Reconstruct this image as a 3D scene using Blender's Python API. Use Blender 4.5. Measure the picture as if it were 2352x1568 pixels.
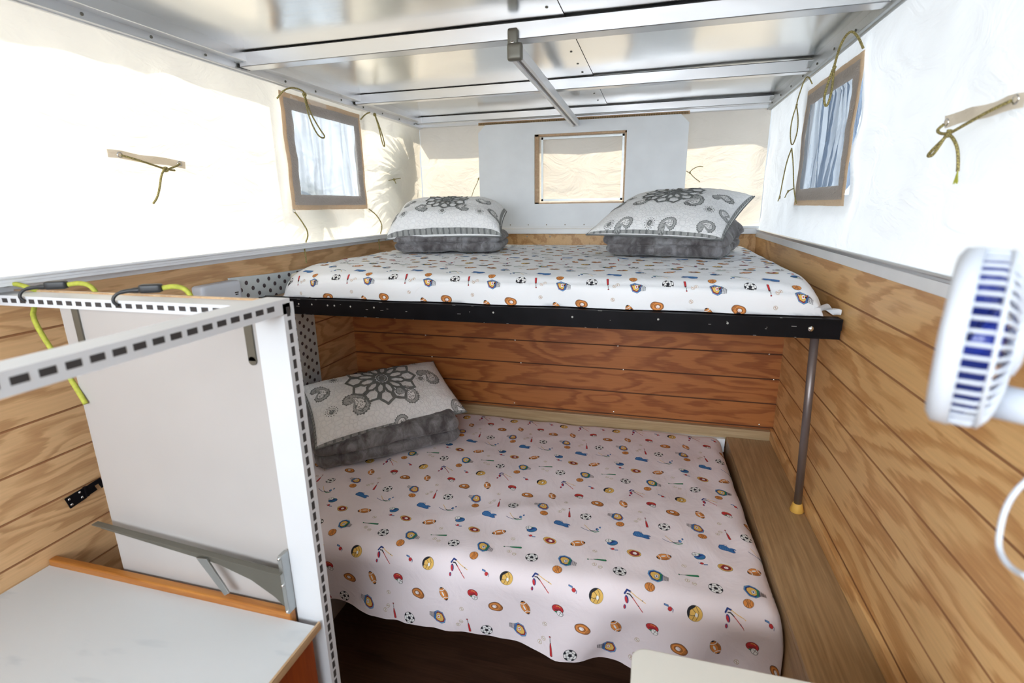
import bpy, math, random
from mathutils import Vector, Matrix, noise
random.seed(7)
H = 1.6                       # eye height above the floor; all z below are written relative to eye level
PI = math.pi
# ------------------------------------------------------------------ camera, sky, sun, exposure
scn = bpy.context.scene
for o in list(bpy.data.objects): bpy.data.objects.remove(o)
R = ((0.965, -0.054, 0.256), (0.262, 0.251, -0.932), (-0.014, 0.966, 0.257))
F_PX = 1170.985
cam = bpy.data.cameras.new('camera'); cam.sensor_width = 36; cam.lens = F_PX / 2352 * 36; cam.clip_start = 0.02
camo = bpy.data.objects.new('camera', cam); scn.collection.objects.link(camo)
m3 = Matrix(R); q = m3.to_quaternion(); q.normalize()
camo.matrix_world = Matrix.Translation((0, 0, H)) @ q.to_matrix().to_4x4()
cam.dof.use_dof = True; cam.dof.focus_distance = 2.1; cam.dof.aperture_fstop = 3.2
scn.camera = camo
scn.view_settings.view_transform = 'Standard'; scn.view_settings.look = 'None'
scn.view_settings.exposure = 0.42; scn.view_settings.gamma = 1.0; scn.view_settings.use_curve_mapping = False
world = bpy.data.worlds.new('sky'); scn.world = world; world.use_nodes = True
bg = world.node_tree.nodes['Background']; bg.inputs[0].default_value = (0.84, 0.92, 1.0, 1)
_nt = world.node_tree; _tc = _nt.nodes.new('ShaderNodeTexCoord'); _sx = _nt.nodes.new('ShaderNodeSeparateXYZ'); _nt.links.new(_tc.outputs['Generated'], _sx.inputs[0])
def _mr(out, a, b, c, d):                       # sky strength shaped by direction, raised behind the camper and rightwards to light the interior
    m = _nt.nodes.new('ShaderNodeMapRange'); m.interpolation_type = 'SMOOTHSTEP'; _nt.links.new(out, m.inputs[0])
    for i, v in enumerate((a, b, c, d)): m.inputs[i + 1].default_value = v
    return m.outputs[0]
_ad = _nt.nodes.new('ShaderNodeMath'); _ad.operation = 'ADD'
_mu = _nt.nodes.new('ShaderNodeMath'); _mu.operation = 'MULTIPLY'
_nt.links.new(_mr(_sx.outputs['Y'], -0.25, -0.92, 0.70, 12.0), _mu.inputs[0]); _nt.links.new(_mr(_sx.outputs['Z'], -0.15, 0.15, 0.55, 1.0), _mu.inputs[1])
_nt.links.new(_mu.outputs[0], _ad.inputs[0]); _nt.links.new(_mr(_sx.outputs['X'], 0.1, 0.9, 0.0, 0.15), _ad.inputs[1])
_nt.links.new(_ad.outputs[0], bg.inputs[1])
SUN = Vector((-0.42, 0.50, 0.75)).normalized()
sl = bpy.data.lights.new('sun', 'SUN'); sl.energy = 8.5; sl.angle = 0.012; sl.color = (1.0, 0.95, 0.86)
so = bpy.data.objects.new('sun', sl); scn.collection.objects.link(so)
so.rotation_euler = SUN.to_track_quat('Z', 'Y').to_euler(); so.location = SUN * 8

# ------------------------------------------------------------------ key dimensions
XL, XR = -1.53, 0.569        # inner faces of the timber side walls
CL, CR = -1.48, 0.575        # canvas side walls
YB = 2.355                   # lower back wall, below the bunk
YC = 3.225                   # canvas end wall
YR = -1.30                   # rear of the camper, behind the viewer
ZC = 0.54                    # ceiling sheet

# ------------------------------------------------------------------ materials
MATS = {}
def new_mat(name):
    m = bpy.data.materials.new(name); m.use_nodes = True
    nt = m.node_tree; return m, nt, nt.nodes['Principled BSDF']
def link(nt, a, b): nt.links.new(a, b)
def nd(nt, t, **kw):
    n = nt.nodes.new(t)
    for k, v in kw.items(): setattr(n, k, v)
    return n
def coords(nt, scale=(1, 1, 1), rot=(0, 0, 0), loc=(0, 0, 0)):
    tc = nd(nt, 'ShaderNodeTexCoord'); mp = nd(nt, 'ShaderNodeMapping')
    mp.inputs['Scale'].default_value = scale; mp.inputs['Rotation'].default_value = rot; mp.inputs['Location'].default_value = loc
    link(nt, tc.outputs['Object'], mp.inputs[0]); return mp.outputs[0]
def tex_noise(nt, vec, scale, detail=2, rough=0.5, dist=0.0):
    n = nd(nt, 'ShaderNodeTexNoise'); n.inputs['Scale'].default_value = scale; n.inputs['Detail'].default_value = detail
    n.inputs['Roughness'].default_value = rough; n.inputs['Distortion'].default_value = dist
    link(nt, vec, n.inputs['Vector']); return n.outputs[0]
def ramp(nt, fac, stops):
    r = nd(nt, 'ShaderNodeValToRGB'); el = r.color_ramp.elements
    while len(el) < len(stops): el.new(0.5)
    for e, (p, c) in zip(el, stops): e.position = p; e.color = (*c, 1)
    link(nt, fac, r.inputs[0]); return r.outputs[0]
def math_n(nt, op, a, b=None):
    n = nd(nt, 'ShaderNodeMath', operation=op)
    for i, v in enumerate((a, b)):
        if v is None: continue
        if isinstance(v, (int, float)): n.inputs[i].default_value = v
        else: link(nt, v, n.inputs[i])
    return n.outputs[0]
def mixc(nt, fac, a, b, mode='MIX'):
    n = nd(nt, 'ShaderNodeMix', data_type='RGBA', blend_type=mode)
    for s, v in ((n.inputs[0], fac), (n.inputs[6], a), (n.inputs[7], b)):
        if isinstance(v, (int, float)): s.default_value = v
        elif isinstance(v, tuple): s.default_value = (*v, 1)
        else: link(nt, v, s)
    return n.outputs[2]
def bump(nt, b, h, strength, dist):
    n = nd(nt, 'ShaderNodeBump'); n.inputs['Strength'].default_value = strength; n.inputs['Distance'].default_value = dist
    link(nt, h, n.inputs['Height']); link(nt, n.outputs[0], b.inputs['Normal'])
def plain(name, col, rough=0.5, metal=0.0, var=0.06, vscale=9, bumpd=0.0, bscale=60, spec=0.5, coat=0.0, sheen=0.0):
    m, nt, b = new_mat(name); v = coords(nt)
    n = tex_noise(nt, v, vscale, 3)
    c2 = tuple(x * (1 - var * 2) for x in col); c1 = tuple(min(1, x * (1 + var)) for x in col)
    link(nt, ramp(nt, n, [(0.3, c2), (0.7, c1)]), b.inputs['Base Color'])
    b.inputs['Roughness'].default_value = rough; b.inputs['Metallic'].default_value = metal
    b.inputs['Specular IOR Level'].default_value = spec; b.inputs['Coat Weight'].default_value = coat
    b.inputs['Sheen Weight'].default_value = sheen
    if bumpd: bump(nt, b, tex_noise(nt, v, bscale, 3), 1.0, bumpd)
    MATS[name] = m; return m
def wood(name, light, dark, axis='y', figure=1.0, k=5.0, rough=0.42, seed=0.0, spread=(1.1, 6.0), fine=0.2, jag=1.0):
    # rotary-cut ply: contour bands of a stretched noise
    m, nt, b = new_mat(name)
    a, c = spread
    sc = {'x': (a, c, c), 'y': (c, a, c), 'z': (c, c, a)}[axis]
    v = coords(nt, sc, loc=(seed, seed * 1.7, seed * .6))
    n = tex_noise(nt, v, 1.0 * figure, 2.0, 0.45, 0.35)
    ph = math_n(nt, 'MULTIPLY', n, k)
    small = tex_noise(nt, v, 6 * figure, 2, 0.5)
    fs0 = {'x': (7, 60, 60), 'y': (60, 7, 60), 'z': (60, 60, 7)}[axis]
    teeth = tex_noise(nt, coords(nt, fs0), 1.0, 3, .6)
    ph2 = math_n(nt, 'ADD', math_n(nt, 'ADD', ph, math_n(nt, 'MULTIPLY', small, 0.45)), math_n(nt, 'MULTIPLY', teeth, jag))
    fr = math_n(nt, 'FRACT', ph2)
    md = tuple(a_ * .5 + b_ * .5 for a_, b_ in zip(light, dark))
    g = ramp(nt, fr, [(0.0, light), (0.40, light), (0.52, md), (0.72, dark), (0.86, dark), (1.0, light)])
    fs = {'x': (5, 160, 160), 'y': (160, 5, 160), 'z': (160, 160, 5)}[axis]
    v2 = coords(nt, fs)
    fib = tex_noise(nt, v2, 1.0, 3)
    g = mixc(nt, fine, g, ramp(nt, fib, [(0.3, tuple(x * .55 for x in dark)), (0.7, light)]), 'MIX')
    lv = tex_noise(nt, coords(nt), 1.3, 2)
    g = mixc(nt, 0.35, g, ramp(nt, lv, [(0.3, (0.80, 0.78, 0.76)), (0.7, (1, 1, 1))]), 'MULTIPLY')
    link(nt, g, b.inputs['Base Color']); b.inputs['Roughness'].default_value = rough
    b.inputs['Coat Weight'].default_value = 0.12; b.inputs['Coat Roughness'].default_value = 0.35
    bump(nt, b, fib, 0.5, 0.0004)
    MATS[name] = m; return m
def canvas(name, col, trans, wr=0.5, wscale=5):
    m = bpy.data.materials.new(name); m.use_nodes = True; nt = m.node_tree
    nt.nodes.remove(nt.nodes['Principled BSDF']); out = nt.nodes['Material Output']
    v = coords(nt)
    n = tex_noise(nt, v, 2.2, 4, .6)
    c = ramp(nt, n, [(0.3, tuple(x * .93 for x in col)), (0.7, col)])
    d = nd(nt, 'ShaderNodeBsdfDiffuse'); t = nd(nt, 'ShaderNodeBsdfTranslucent'); mx = nd(nt, 'ShaderNodeMixShader')
    link(nt, c, d.inputs[0]); link(nt, mixc(nt, 1.0, c, (1.0, .93, .79) if name == 'canvas' else (1.0, 1.0, 1.0), 'MULTIPLY'), t.inputs[0]); mx.inputs[0].default_value = trans
    bp = nd(nt, 'ShaderNodeBump'); bp.inputs['Strength'].default_value = wr; bp.inputs['Distance'].default_value = 0.03
    link(nt, tex_noise(nt, coords(nt, (1, 1, 1.8), (0.5, 0, 0)), wscale, 4, .55, 1.2), bp.inputs['Height'])
    for s in (d, t): link(nt, bp.outputs[0], s.inputs['Normal'])
    link(nt, d.outputs[0], mx.inputs[1]); link(nt, t.outputs[0], mx.inputs[2]); link(nt, mx.outputs[0], out.inputs[0])
    MATS[name] = m; return m
def screen(name, col, open_):
    m = bpy.data.materials.new(name); m.use_nodes = True; nt = m.node_tree
    nt.nodes.remove(nt.nodes['Principled BSDF']); out = nt.nodes['Material Output']
    d = nd(nt, 'ShaderNodeBsdfDiffuse'); d.inputs[0].default_value = (*col, 1)
    t = nd(nt, 'ShaderNodeBsdfTransparent'); mx = nd(nt, 'ShaderNodeMixShader')
    v = coords(nt, (9, 9, 1.2)); n = tex_noise(nt, v, 3, 3, .5, .6)
    f = nd(nt, 'ShaderNodeMapRange'); link(nt, n, f.inputs[0])
    f.inputs[1].default_value = .35; f.inputs[2].default_value = .62; f.inputs[3].default_value = 1 - open_ + .12; f.inputs[4].default_value = max(0, 1 - open_ - .1)
    link(nt, f.outputs[0], mx.inputs[0]); link(nt, t.outputs[0], mx.inputs[1]); link(nt, d.outputs[0], mx.inputs[2]); link(nt, mx.outputs[0], out.inputs[0])
    MATS[name] = m; return m

wood('ply_side', (0.84, 0.53, 0.235), (0.60, 0.305, 0.108), 'y', 1.0, 8.0, spread=(1.2, 4.6))
wood('ply_left', (0.80, 0.51, 0.26), (0.57, 0.32, 0.145), 'y', 1.0, 8.0, spread=(1.6, 7.0), seed=3.1)
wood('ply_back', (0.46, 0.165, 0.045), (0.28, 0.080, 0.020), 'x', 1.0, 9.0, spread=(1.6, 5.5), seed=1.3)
wood('ledge_wood', (0.50, 0.33, 0.17), (0.39, 0.24, 0.115), 'y', 1.0, 2.2, spread=(1.0, 9.0), seed=5, fine=.5)
wood('batten_wood', (0.56, 0.42, 0.25), (0.46, 0.32, 0.17), 'x', 1.0, 2.0, spread=(.8, 12), fine=.4)
wood('floor_vinyl', (0.115, 0.055, 0.033), (0.055, 0.025, 0.016), 'x', 1.0, 3.0, spread=(1.2, 12), fine=.5, rough=.35)
wood('lip_wood', (0.50, 0.20, 0.035), (0.38, 0.13, 0.02), 'x', 1, 2, spread=(1, 12), fine=.3)
wood('door_wood', (0.40, 0.085, 0.015), (0.28, 0.05, 0.009), 'z', 1, 2, spread=(1, 7), fine=.3, rough=.3)
wood('raw_ply', (0.62, 0.42, 0.24), (0.5, 0.3, 0.15), 'y', 1, 2, spread=(1, 9), fine=.3)
plain('groove_dark', (0.10, 0.035, 0.015), .7)
plain('groove', (0.34, 0.155, 0.062), .7)
canvas('canvas', (0.94, 0.895, 0.84), 0.32)
canvas('canvas_sky_tint', (0.92, 0.93, 0.93), 0.30)  # cooler copy of the canvas, bluish sky light put into its colour
canvas('flap', (0.86, 0.90, 0.93), 0.5, .3)
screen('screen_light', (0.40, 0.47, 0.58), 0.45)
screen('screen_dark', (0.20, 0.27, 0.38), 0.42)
canvas('tape_grey', (0.74, 0.70, 0.67), .42, .4, 40)
canvas('tape_tan', (0.90, 0.76, 0.60), .5, .3, 30)
canvas('patch', (0.92, 0.86, 0.76), .45, .2, 20)
def alum(name, col, rough, wav):
    m, nt, b = new_mat(name)
    b.inputs['Metallic'].default_value = 1.0
    v = coords(nt, (1, 1, 1)); n = tex_noise(nt, v, 1.6, 2)
    br = tex_noise(nt, coords(nt, (3, 90, 60)), 1.0, 3)
    link(nt, ramp(nt, n, [(0.3, tuple(x * .9 for x in col)), (0.7, col)]), b.inputs['Base Color'])
    rr = nd(nt, 'ShaderNodeMapRange'); link(nt, br, rr.inputs[0]); rr.inputs[3].default_value = rough * .8; rr.inputs[4].default_value = rough * 1.25
    link(nt, rr.outputs[0], b.inputs['Roughness'])
    bump(nt, b, tex_noise(nt, v, 2.3, 1), 1.0, wav)
    MATS[name] = m
alum('alu_sheet', (0.84, 0.84, 0.82), 0.20, 0.010)
alum('alu', (0.80, 0.81, 0.83), 0.32, 0.0)
plain('steel_dull', (0.155, 0.148, 0.122), .42, .45, var=.05)
alum('galv', (0.46, 0.48, 0.48), 0.4, 0.0)
plain('white_paint', (0.86, 0.89, 0.92), .45, bumpd=.0003, bscale=30, var=.02)
plain('white_trim', (0.86, 0.89, 0.93), .35, var=.02)
plain('white_plastic', (0.64, 0.68, 0.75), .4, var=.01)
plain('frame_white', (0.68, 0.70, 0.73), .4, var=.01)
def laminate():
    m, nt, b = new_mat('white_lam')
    sm = tex_noise(nt, coords(nt, (2.2, 9, 1), (0, 0, .5)), 1.6, 3, .6, .4)
    link(nt, ramp(nt, sm, [(0.30, (0.52, 0.55, 0.57)), (0.40, (0.60, 0.62, 0.63)), (1.0, (0.62, 0.635, 0.64))]), b.inputs['Base Color'])
    b.inputs['Roughness'].default_value = .32; MATS['white_lam'] = m
laminate()
plain('panel_white', (0.47, 0.445, 0.43), .35, var=.03, vscale=3)
plain('cream', (0.78, 0.76, 0.69), .5, var=.01)
plain('slot_dark', (0.045, 0.04, 0.04), .8)
plain('black_steel', (0.006, 0.0055, 0.007), .42, var=.2, vscale=14, spec=.12)
plain('chip', (0.45, 0.45, 0.42), .6)
plain('black_plastic', (0.02, 0.022, 0.025), .45)
plain('chrome', (0.8, 0.8, 0.8), .2, 1.0)
plain('tube_grey', (0.16, 0.13, 0.125), .35, .4, coat=.2)
plain('foot_yellow', (0.72, 0.42, 0.08), .6)
plain('bungee', (0.46, 0.48, 0.06), .7, var=.1, vscale=120)
plain('fan_blue', (0.045, 0.08, 0.48), .25, coat=.4)
plain('paper', (0.66, 0.72, 0.74), .45, var=.02)
plain('paper_dot', (0.085, 0.065, 0.075), .5)
plain('foam', (0.7, 0.68, 0.6), .9)
plain('hinge_brass', (0.35, 0.24, 0.12), .5, .5, var=.3, vscale=200)
plain('leaf', (0.06, 0.13, 0.03), .6)
plain('trunk', (0.16, 0.11, 0.07), .9)
def rope():
    m, nt, b = new_mat('rope'); v = coords(nt)
    w = nd(nt, 'ShaderNodeTexVoronoi'); w.inputs['Scale'].default_value = 420; link(nt, v, w.inputs['Vector'])
    link(nt, ramp(nt, w.outputs['Distance'], [(0.25, (0.66, 0.56, 0.20)), (0.5, (0.22, 0.18, 0.07))]), b.inputs['Base Color'])
    b.inputs['Roughness'].default_value = .8; MATS['rope'] = m
rope()
def fleece():
    m, nt, b = new_mat('fleece'); v = coords(nt)
    n = tex_noise(nt, coords(nt, (1, 1, .6)), 17, 5, .62, .5)
    link(nt, ramp(nt, n, [(0.36, (0.075, 0.068, 0.072)), (0.5, (0.155, 0.148, 0.155)), (0.64, (0.27, 0.27, 0.285))]), b.inputs['Base Color'])
    b.inputs['Roughness'].default_value = .95; b.inputs['Sheen Weight'].default_value = .35; b.inputs['Sheen Roughness'].default_value = .4
    bump(nt, b, tex_noise(nt, v, 420, 2), 1.0, .0018); MATS['fleece'] = m
fleece()
def quilt():
    m, nt, b = new_mat('quilt'); v = coords(nt)
    w = nd(nt, 'ShaderNodeTexVoronoi', feature='DISTANCE_TO_EDGE'); w.inputs['Scale'].default_value = 52
    mp = tex_noise(nt, v, 30, 2)
    vm = nd(nt, 'ShaderNodeVectorMath', operation='ADD'); link(nt, v, vm.inputs[0])
    sc = nd(nt, 'ShaderNodeVectorMath', operation='SCALE'); nn = nd(nt, 'ShaderNodeTexNoise'); nn.inputs['Scale'].default_value = 40
    link(nt, v, nn.inputs['Vector']); link(nt, nn.outputs['Color'], sc.inputs[0]); sc.inputs['Scale'].default_value = .02
    link(nt, sc.outputs[0], vm.inputs[1]); link(nt, vm.outputs[0], w.inputs['Vector'])
    e = nd(nt, 'ShaderNodeMapRange'); link(nt, w.outputs['Distance'], e.inputs[0]); e.inputs[2].default_value = .12
    link(nt, ramp(nt, e.outputs[0], [(0.0, (0.80, 0.81, 0.83)), (0.4, (0.90, 0.91, 0.92))]), b.inputs['Base Color'])
    b.inputs['Roughness'].default_value = .85; b.inputs['Sheen Weight'].default_value = .1
    bump(nt, b, e.outputs[0], .6, .0018); MATS['quilt'] = m
quilt()
def cloth(name, c):
    m, nt, b = new_mat(name); v = coords(nt)
    link(nt, ramp(nt, tex_noise(nt, v, 5, 3), [(0.3, tuple(x * .97 for x in c)), (.7, c)]), b.inputs['Base Color'])
    b.inputs['Roughness'].default_value = .85
    bump(nt, b, tex_noise(nt, coords(nt, (1, .6, 1)), 11, 4, .55, .8), .8, .006); MATS[name] = m
cloth('sheet_white', (0.87, 0.89, 0.92)); cloth('sheet_pink_cast', (0.84, 0.765, 0.80))  # lower sheet has the pink cast of the light put into its colour
PRINT = {'pk': (0.012, 0.012, 0.02), 'red': (0.55, 0.03, 0.035), 'blue': (0.035, 0.16, 0.42), 'yel': (0.80, 0.50, 0.12),
         'org': (0.72, 0.27, 0.06), 'brn': (0.42, 0.15, 0.04), 'wht': (0.85, 0.85, 0.85), 'grn': (0.02, 0.22, 0.10),
         'nav': (0.015, 0.04, 0.20), 'mar': (0.28, 0.02, 0.03), 'lbl': (0.12, 0.33, 0.62), 'tan': (0.45, 0.30, 0.16),
         'gr': (0.17, 0.18, 0.18), 'lg': (0.45, 0.46, 0.46), 'bd': (0.33, 0.34, 0.335)}
for k_, c_ in PRINT.items(): plain('print_' + k_, c_, .8, var=.05)
PK = list(PRINT)

# ------------------------------------------------------------------ mesh building helpers
col = scn.collection
class MB:
    def __init__(s): s.v = []; s.f = []; s.m = []
    def add(s, vs, fs, mi=0):
        b = len(s.v); s.v += [(p[0], p[1], p[2]) for p in vs]
        for f in fs: s.f.append(tuple(b + i for i in f)); s.m.append(mi)
    def box(s, x0, x1, y0, y1, z0, z1, mi=0):
        s.add([(x0, y0, z0), (x1, y0, z0), (x1, y1, z0), (x0, y1, z0), (x0, y0, z1), (x1, y0, z1), (x1, y1, z1), (x0, y1, z1)],
              [(0, 3, 2, 1), (4, 5, 6, 7), (0, 1, 5, 4), (1, 2, 6, 5), (2, 3, 7, 6), (3, 0, 4, 7)], mi)
    def obox(s, c, ax, ay, az, mi=0):
        c = Vector(c); P = []
        for k in (-1, 1):
            for i, j in ((-1, -1), (1, -1), (1, 1), (-1, 1)): P.append(c + i * ax + j * ay + k * az)
        s.add(P, [(0, 3, 2, 1), (4, 5, 6, 7), (0, 1, 5, 4), (1, 2, 6, 5), (2, 3, 7, 6), (3, 0, 4, 7)], mi)
    def prism(s, poly, d, mi=0):          # poly: 3D points, d: extrusion vector
        n = len(poly); d = Vector(d); P = [Vector(p) for p in poly] + [Vector(p) + d for p in poly]
        s.add(P, [tuple(range(n))[::-1], tuple(range(n, 2 * n))] + [(i, (i + 1) % n, n + (i + 1) % n, n + i) for i in range(n)], mi)
    def grid(s, fn, nu, nv, mi=0, skip=None):
        P = [fn(i / nu, j / nv) for j in range(nv + 1) for i in range(nu + 1)]
        F = [(j * (nu + 1) + i, j * (nu + 1) + i + 1, (j + 1) * (nu + 1) + i + 1, (j + 1) * (nu + 1) + i)
             for j in range(nv) for i in range(nu) if not (skip and skip((i + .5) / nu, (j + .5) / nv))]
        s.add(P, F, mi)
    def tube(s, pts, r, n=8, mi=0, cap=True, sm=0):
        pts = [Vector(p) for p in pts]
        if sm: pts = smooth(pts, sm)
        rs = r if isinstance(r, list) else [r] * len(pts)
        if len(rs) != len(pts): rs = [rs[min(len(rs) - 1, int(i * len(rs) / len(pts)))] for i in range(len(pts))]
        up = None; P = []
        for i, p in enumerate(pts):
            t = (pts[min(i + 1, len(pts) - 1)] - pts[max(i - 1, 0)])
            if t.length < 1e-9: t = Vector((0, 0, 1))
            t.normalize()
            if up is None: up = Vector((0, 0, 1)) if abs(t.z) < .9 else Vector((1, 0, 0))
            a = t.cross(up); 
            if a.length < 1e-6: a = t.orthogonal()
            a.normalize(); b = a.cross(t); up = b
            for k in range(n): P.append(p + rs[i] * (math.cos(2 * PI * k / n) * a + math.sin(2 * PI * k / n) * b))
        L = len(pts)
        F = [(i * n + k, i * n + (k + 1) % n, (i + 1) * n + (k + 1) % n, (i + 1) * n + k) for i in range(L - 1) for k in range(n)]
        if cap: F += [tuple(range(n)), tuple(range((L - 1) * n, L * n))[::-1]]
        s.add(P, F, mi)
    def rbox(s, c, ax, ay, az, h, r, n, disp=None, mi=0):   # rounded box, h half sizes, n divisions
        c = Vector(c); key = {}; P = []; F = []
        def vert(p):
            k = tuple(round(x, 5) for x in p)
            if k not in key:
                inner = Vector([max(-(h[i] - r), min(h[i] - r, p[i])) for i in range(3)])
                d = Vector(p) - inner
                q = inner + (d.normalized() * r if d.length > 1e-9 else d)
                if disp: q = disp(q, d.normalized() if d.length > 1e-9 else Vector((0, 0, 1)))
                key[k] = len(P); P.append(c + q.x * ax + q.y * ay + q.z * az)
            return key[k]
        for a in range(3):
            u, w = [i for i in range(3) if i != a]
            for sg in (-1, 1):
                for i in range(n[u]):
                    for j in range(n[w]):
                        q = []
                        for (ii, jj) in ((i, j), (i + 1, j), (i + 1, j + 1), (i, j + 1)):
                            p = [0, 0, 0]; p[a] = sg * h[a]; p[u] = -h[u] + 2 * h[u] * ii / n[u]; p[w] = -h[w] + 2 * h[w] * jj / n[w]
                            q.append(vert(p))
                        flip = (sg > 0) != (a == 1)
                        F.append(tuple(q) if flip else tuple(q[::-1]))
        s.add(P, F, mi)
    def revolve(s, c, axis, prof, n=24, mi=0, up=None):     # prof: (along axis, radius)
        c = Vector(c); a = Vector(axis).normalized(); b = (Vector(up) if up else a.orthogonal()); b = (b - a * b.dot(a)).normalized(); d = a.cross(b)
        P = [c + a * t + r * (math.cos(2 * PI * k / n) * b + math.sin(2 * PI * k / n) * d) for t, r in prof for k in range(n)]
        L = len(prof)
        F = [(i * n + k, i * n + (k + 1) % n, (i + 1) * n + (k + 1) % n, (i + 1) * n + k) for i in range(L - 1) for k in range(n)]
        if prof[0][1] > 1e-6: F.append(tuple(range(n))[::-1])
        if prof[-1][1] > 1e-6: F.append(tuple(range((L - 1) * n, L * n)))
        s.add(P, F, mi)
    def build(s, name, mats, parent=None, smooth_=False, bevel=0.0, fix=True):
        if isinstance(mats, str): mats = [mats]
        me = bpy.data.meshes.new(name)
        off = parent.location if parent is not None and 'abs' in parent else Vector((0, 0, 0))
        me.from_pydata([(p[0], p[1], p[2] + H) for p in s.v], [], s.f)
        for mn in mats: me.materials.append(MATS[mn])
        me.polygons.foreach_set('material_index', s.m)
        if fix:
            import bmesh
            bm = bmesh.new(); bm.from_mesh(me); bmesh.ops.recalc_face_normals(bm, faces=bm.faces); bm.to_mesh(me); bm.free()
        if smooth_: me.polygons.foreach_set('use_smooth', [True] * len(me.polygons))
        me.update()
        o = bpy.data.objects.new(name, me); col.objects.link(o)
        if parent is not None:
            o.parent = parent; r = parent
            loc = Vector((0, 0, 0)); 
            while r is not None: loc += r.location; r = r.parent
            o.location = -loc
        if bevel:
            bv = o.modifiers.new('bevel', 'BEVEL'); bv.width = bevel; bv.segments = 2; bv.limit_method = 'ANGLE'
        return o
def smooth(pts, it):
    for _ in range(it):
        q = [pts[0]]
        for a, b in zip(pts, pts[1:]): q += [a * .75 + b * .25, a * .25 + b * .75]
        q.append(pts[-1]); pts = q
    return pts
def tag(o, label=None, cat=None, group=None, kind=None):
    if label: o['label'] = label
    if cat: o['category'] = cat
    if group: o['group'] = group
    if kind: o['kind'] = kind
    return o
def thing(name, loc, label, cat, group=None):
    o = bpy.data.objects.new(name, None); col.objects.link(o); o.location = (loc[0], loc[1], loc[2] + H); o.empty_display_size = .05
    return tag(o, label, cat, group)
def screws(name, mat, parent, pts, axis, prof, n=10):
    for p in pts:
        mb = MB(); mb.revolve(p, axis, prof, n); o = mb.build(name, mat, parent, True)
def under(parent, o):                    # re-parent a part one level deeper
    o.parent = parent; o.location = (0, 0, 0); return o
def S(o, label=None):
    o['kind'] = 'structure'
    if label: o['label'] = label
    return o
V = Vector
def nz(x, y, z=0.0): return noise.noise(Vector((x, y, z)))
def fbm(x, y, z=0.0, o=3):
    a, s_ = 0, 1
    for i in range(o): a += nz(x * 2 ** i, y * 2 ** i, z + i * 7.3) * s_; s_ *= .5
    return a

# ================================================================== STRUCTURE
GR = [-.18 - .115 * i for i in range(0, 12)]     # V grooves between boards
def grooved_wall(name, mat, x_in, outward, p0, p1, z0, z1, along='y', th=.03, gr=GR):
    zs = [z1]
    prof = [(z1, 0)]
    for g in gr:
        if z0 + .01 < g < z1 - .01: prof += [(g + .003, 0), (g + .001, .0022), (g - .001, .0022), (g - .003, 0)]
    prof.append((z0, 0))
    mb = MB()
    for (za, da), (zb, db) in zip(prof, prof[1:]):
        mi = 1 if (da > 0 or db > 0) else 0
        if along == 'y': P = [(x_in + outward * da, p0, za), (x_in + outward * da, p1, za), (x_in + outward * db, p1, zb), (x_in + outward * db, p0, zb)]
        else: P = [(p0, x_in + outward * da, za), (p1, x_in + outward * da, za), (p1, x_in + outward * db, zb), (p0, x_in + outward * db, zb)]
        mb.add(P, [(0, 1, 2, 3)], mi)
    o_ = x_in + outward * th
    if along == 'y':
        mb.add([(o_, p0, z0), (o_, p1, z0), (o_, p1, z1), (o_, p0, z1)], [(0, 1, 2, 3)])
        mb.add([(x_in, p0, z1), (x_in, p1, z1), (o_, p1, z1), (o_, p0, z1)], [(0, 1, 2, 3)])
        mb.add([(x_in, p0, z0), (x_in, p0, z1), (o_, p0, z1), (o_, p0, z0)], [(0, 1, 2, 3)])
        mb.add([(x_in, p1, z0), (x_in, p1, z1), (o_, p1, z1), (o_, p1, z0)], [(0, 1, 2, 3)])
    else:
        mb.add([(p0, o_, z0), (p1, o_, z0), (p1, o_, z1), (p0, o_, z1)], [(0, 1, 2, 3)])
        mb.add([(p0, x_in, z1), (p1, x_in, z1), (p1, o_, z1), (p0, o_, z1)], [(0, 1, 2, 3)])
    return S(mb.build(name, [mat, 'groove_dark' if along == 'x' else 'groove'], fix=False))
grooved_wall('wall_right', 'ply_side', XR, 1, YR, YC + .03, -1.6, -.175)
grooved_wall('wall_left', 'ply_left', XL, -1, YR, YC + .03, -1.6, -.175)
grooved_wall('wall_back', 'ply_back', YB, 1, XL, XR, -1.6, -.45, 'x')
mb = MB(); mb.box(XL, XR, YC + .01, YC + .035, -.47, -.165); S(mb.build('wall_front', 'batten_wood' if 0 else 'ply_side'))
mb = MB(); mb.box(XL, XR, YB, YC + .03, -.47, -.42); S(mb.build('wall_recess', 'raw_ply'), 'timber floor of the recess that carries the far half of the bunk')
mb = MB(); mb.box(XL, XR, YR - .03, YR, -1.6, -.16); S(mb.build('wall_rear', 'ply_side'))
mb = MB(); mb.box(XL - .05, XR + .05, YR - .05, YC + .05, -1.66, -1.6); S(mb.build('floor', 'floor_vinyl'))
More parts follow.
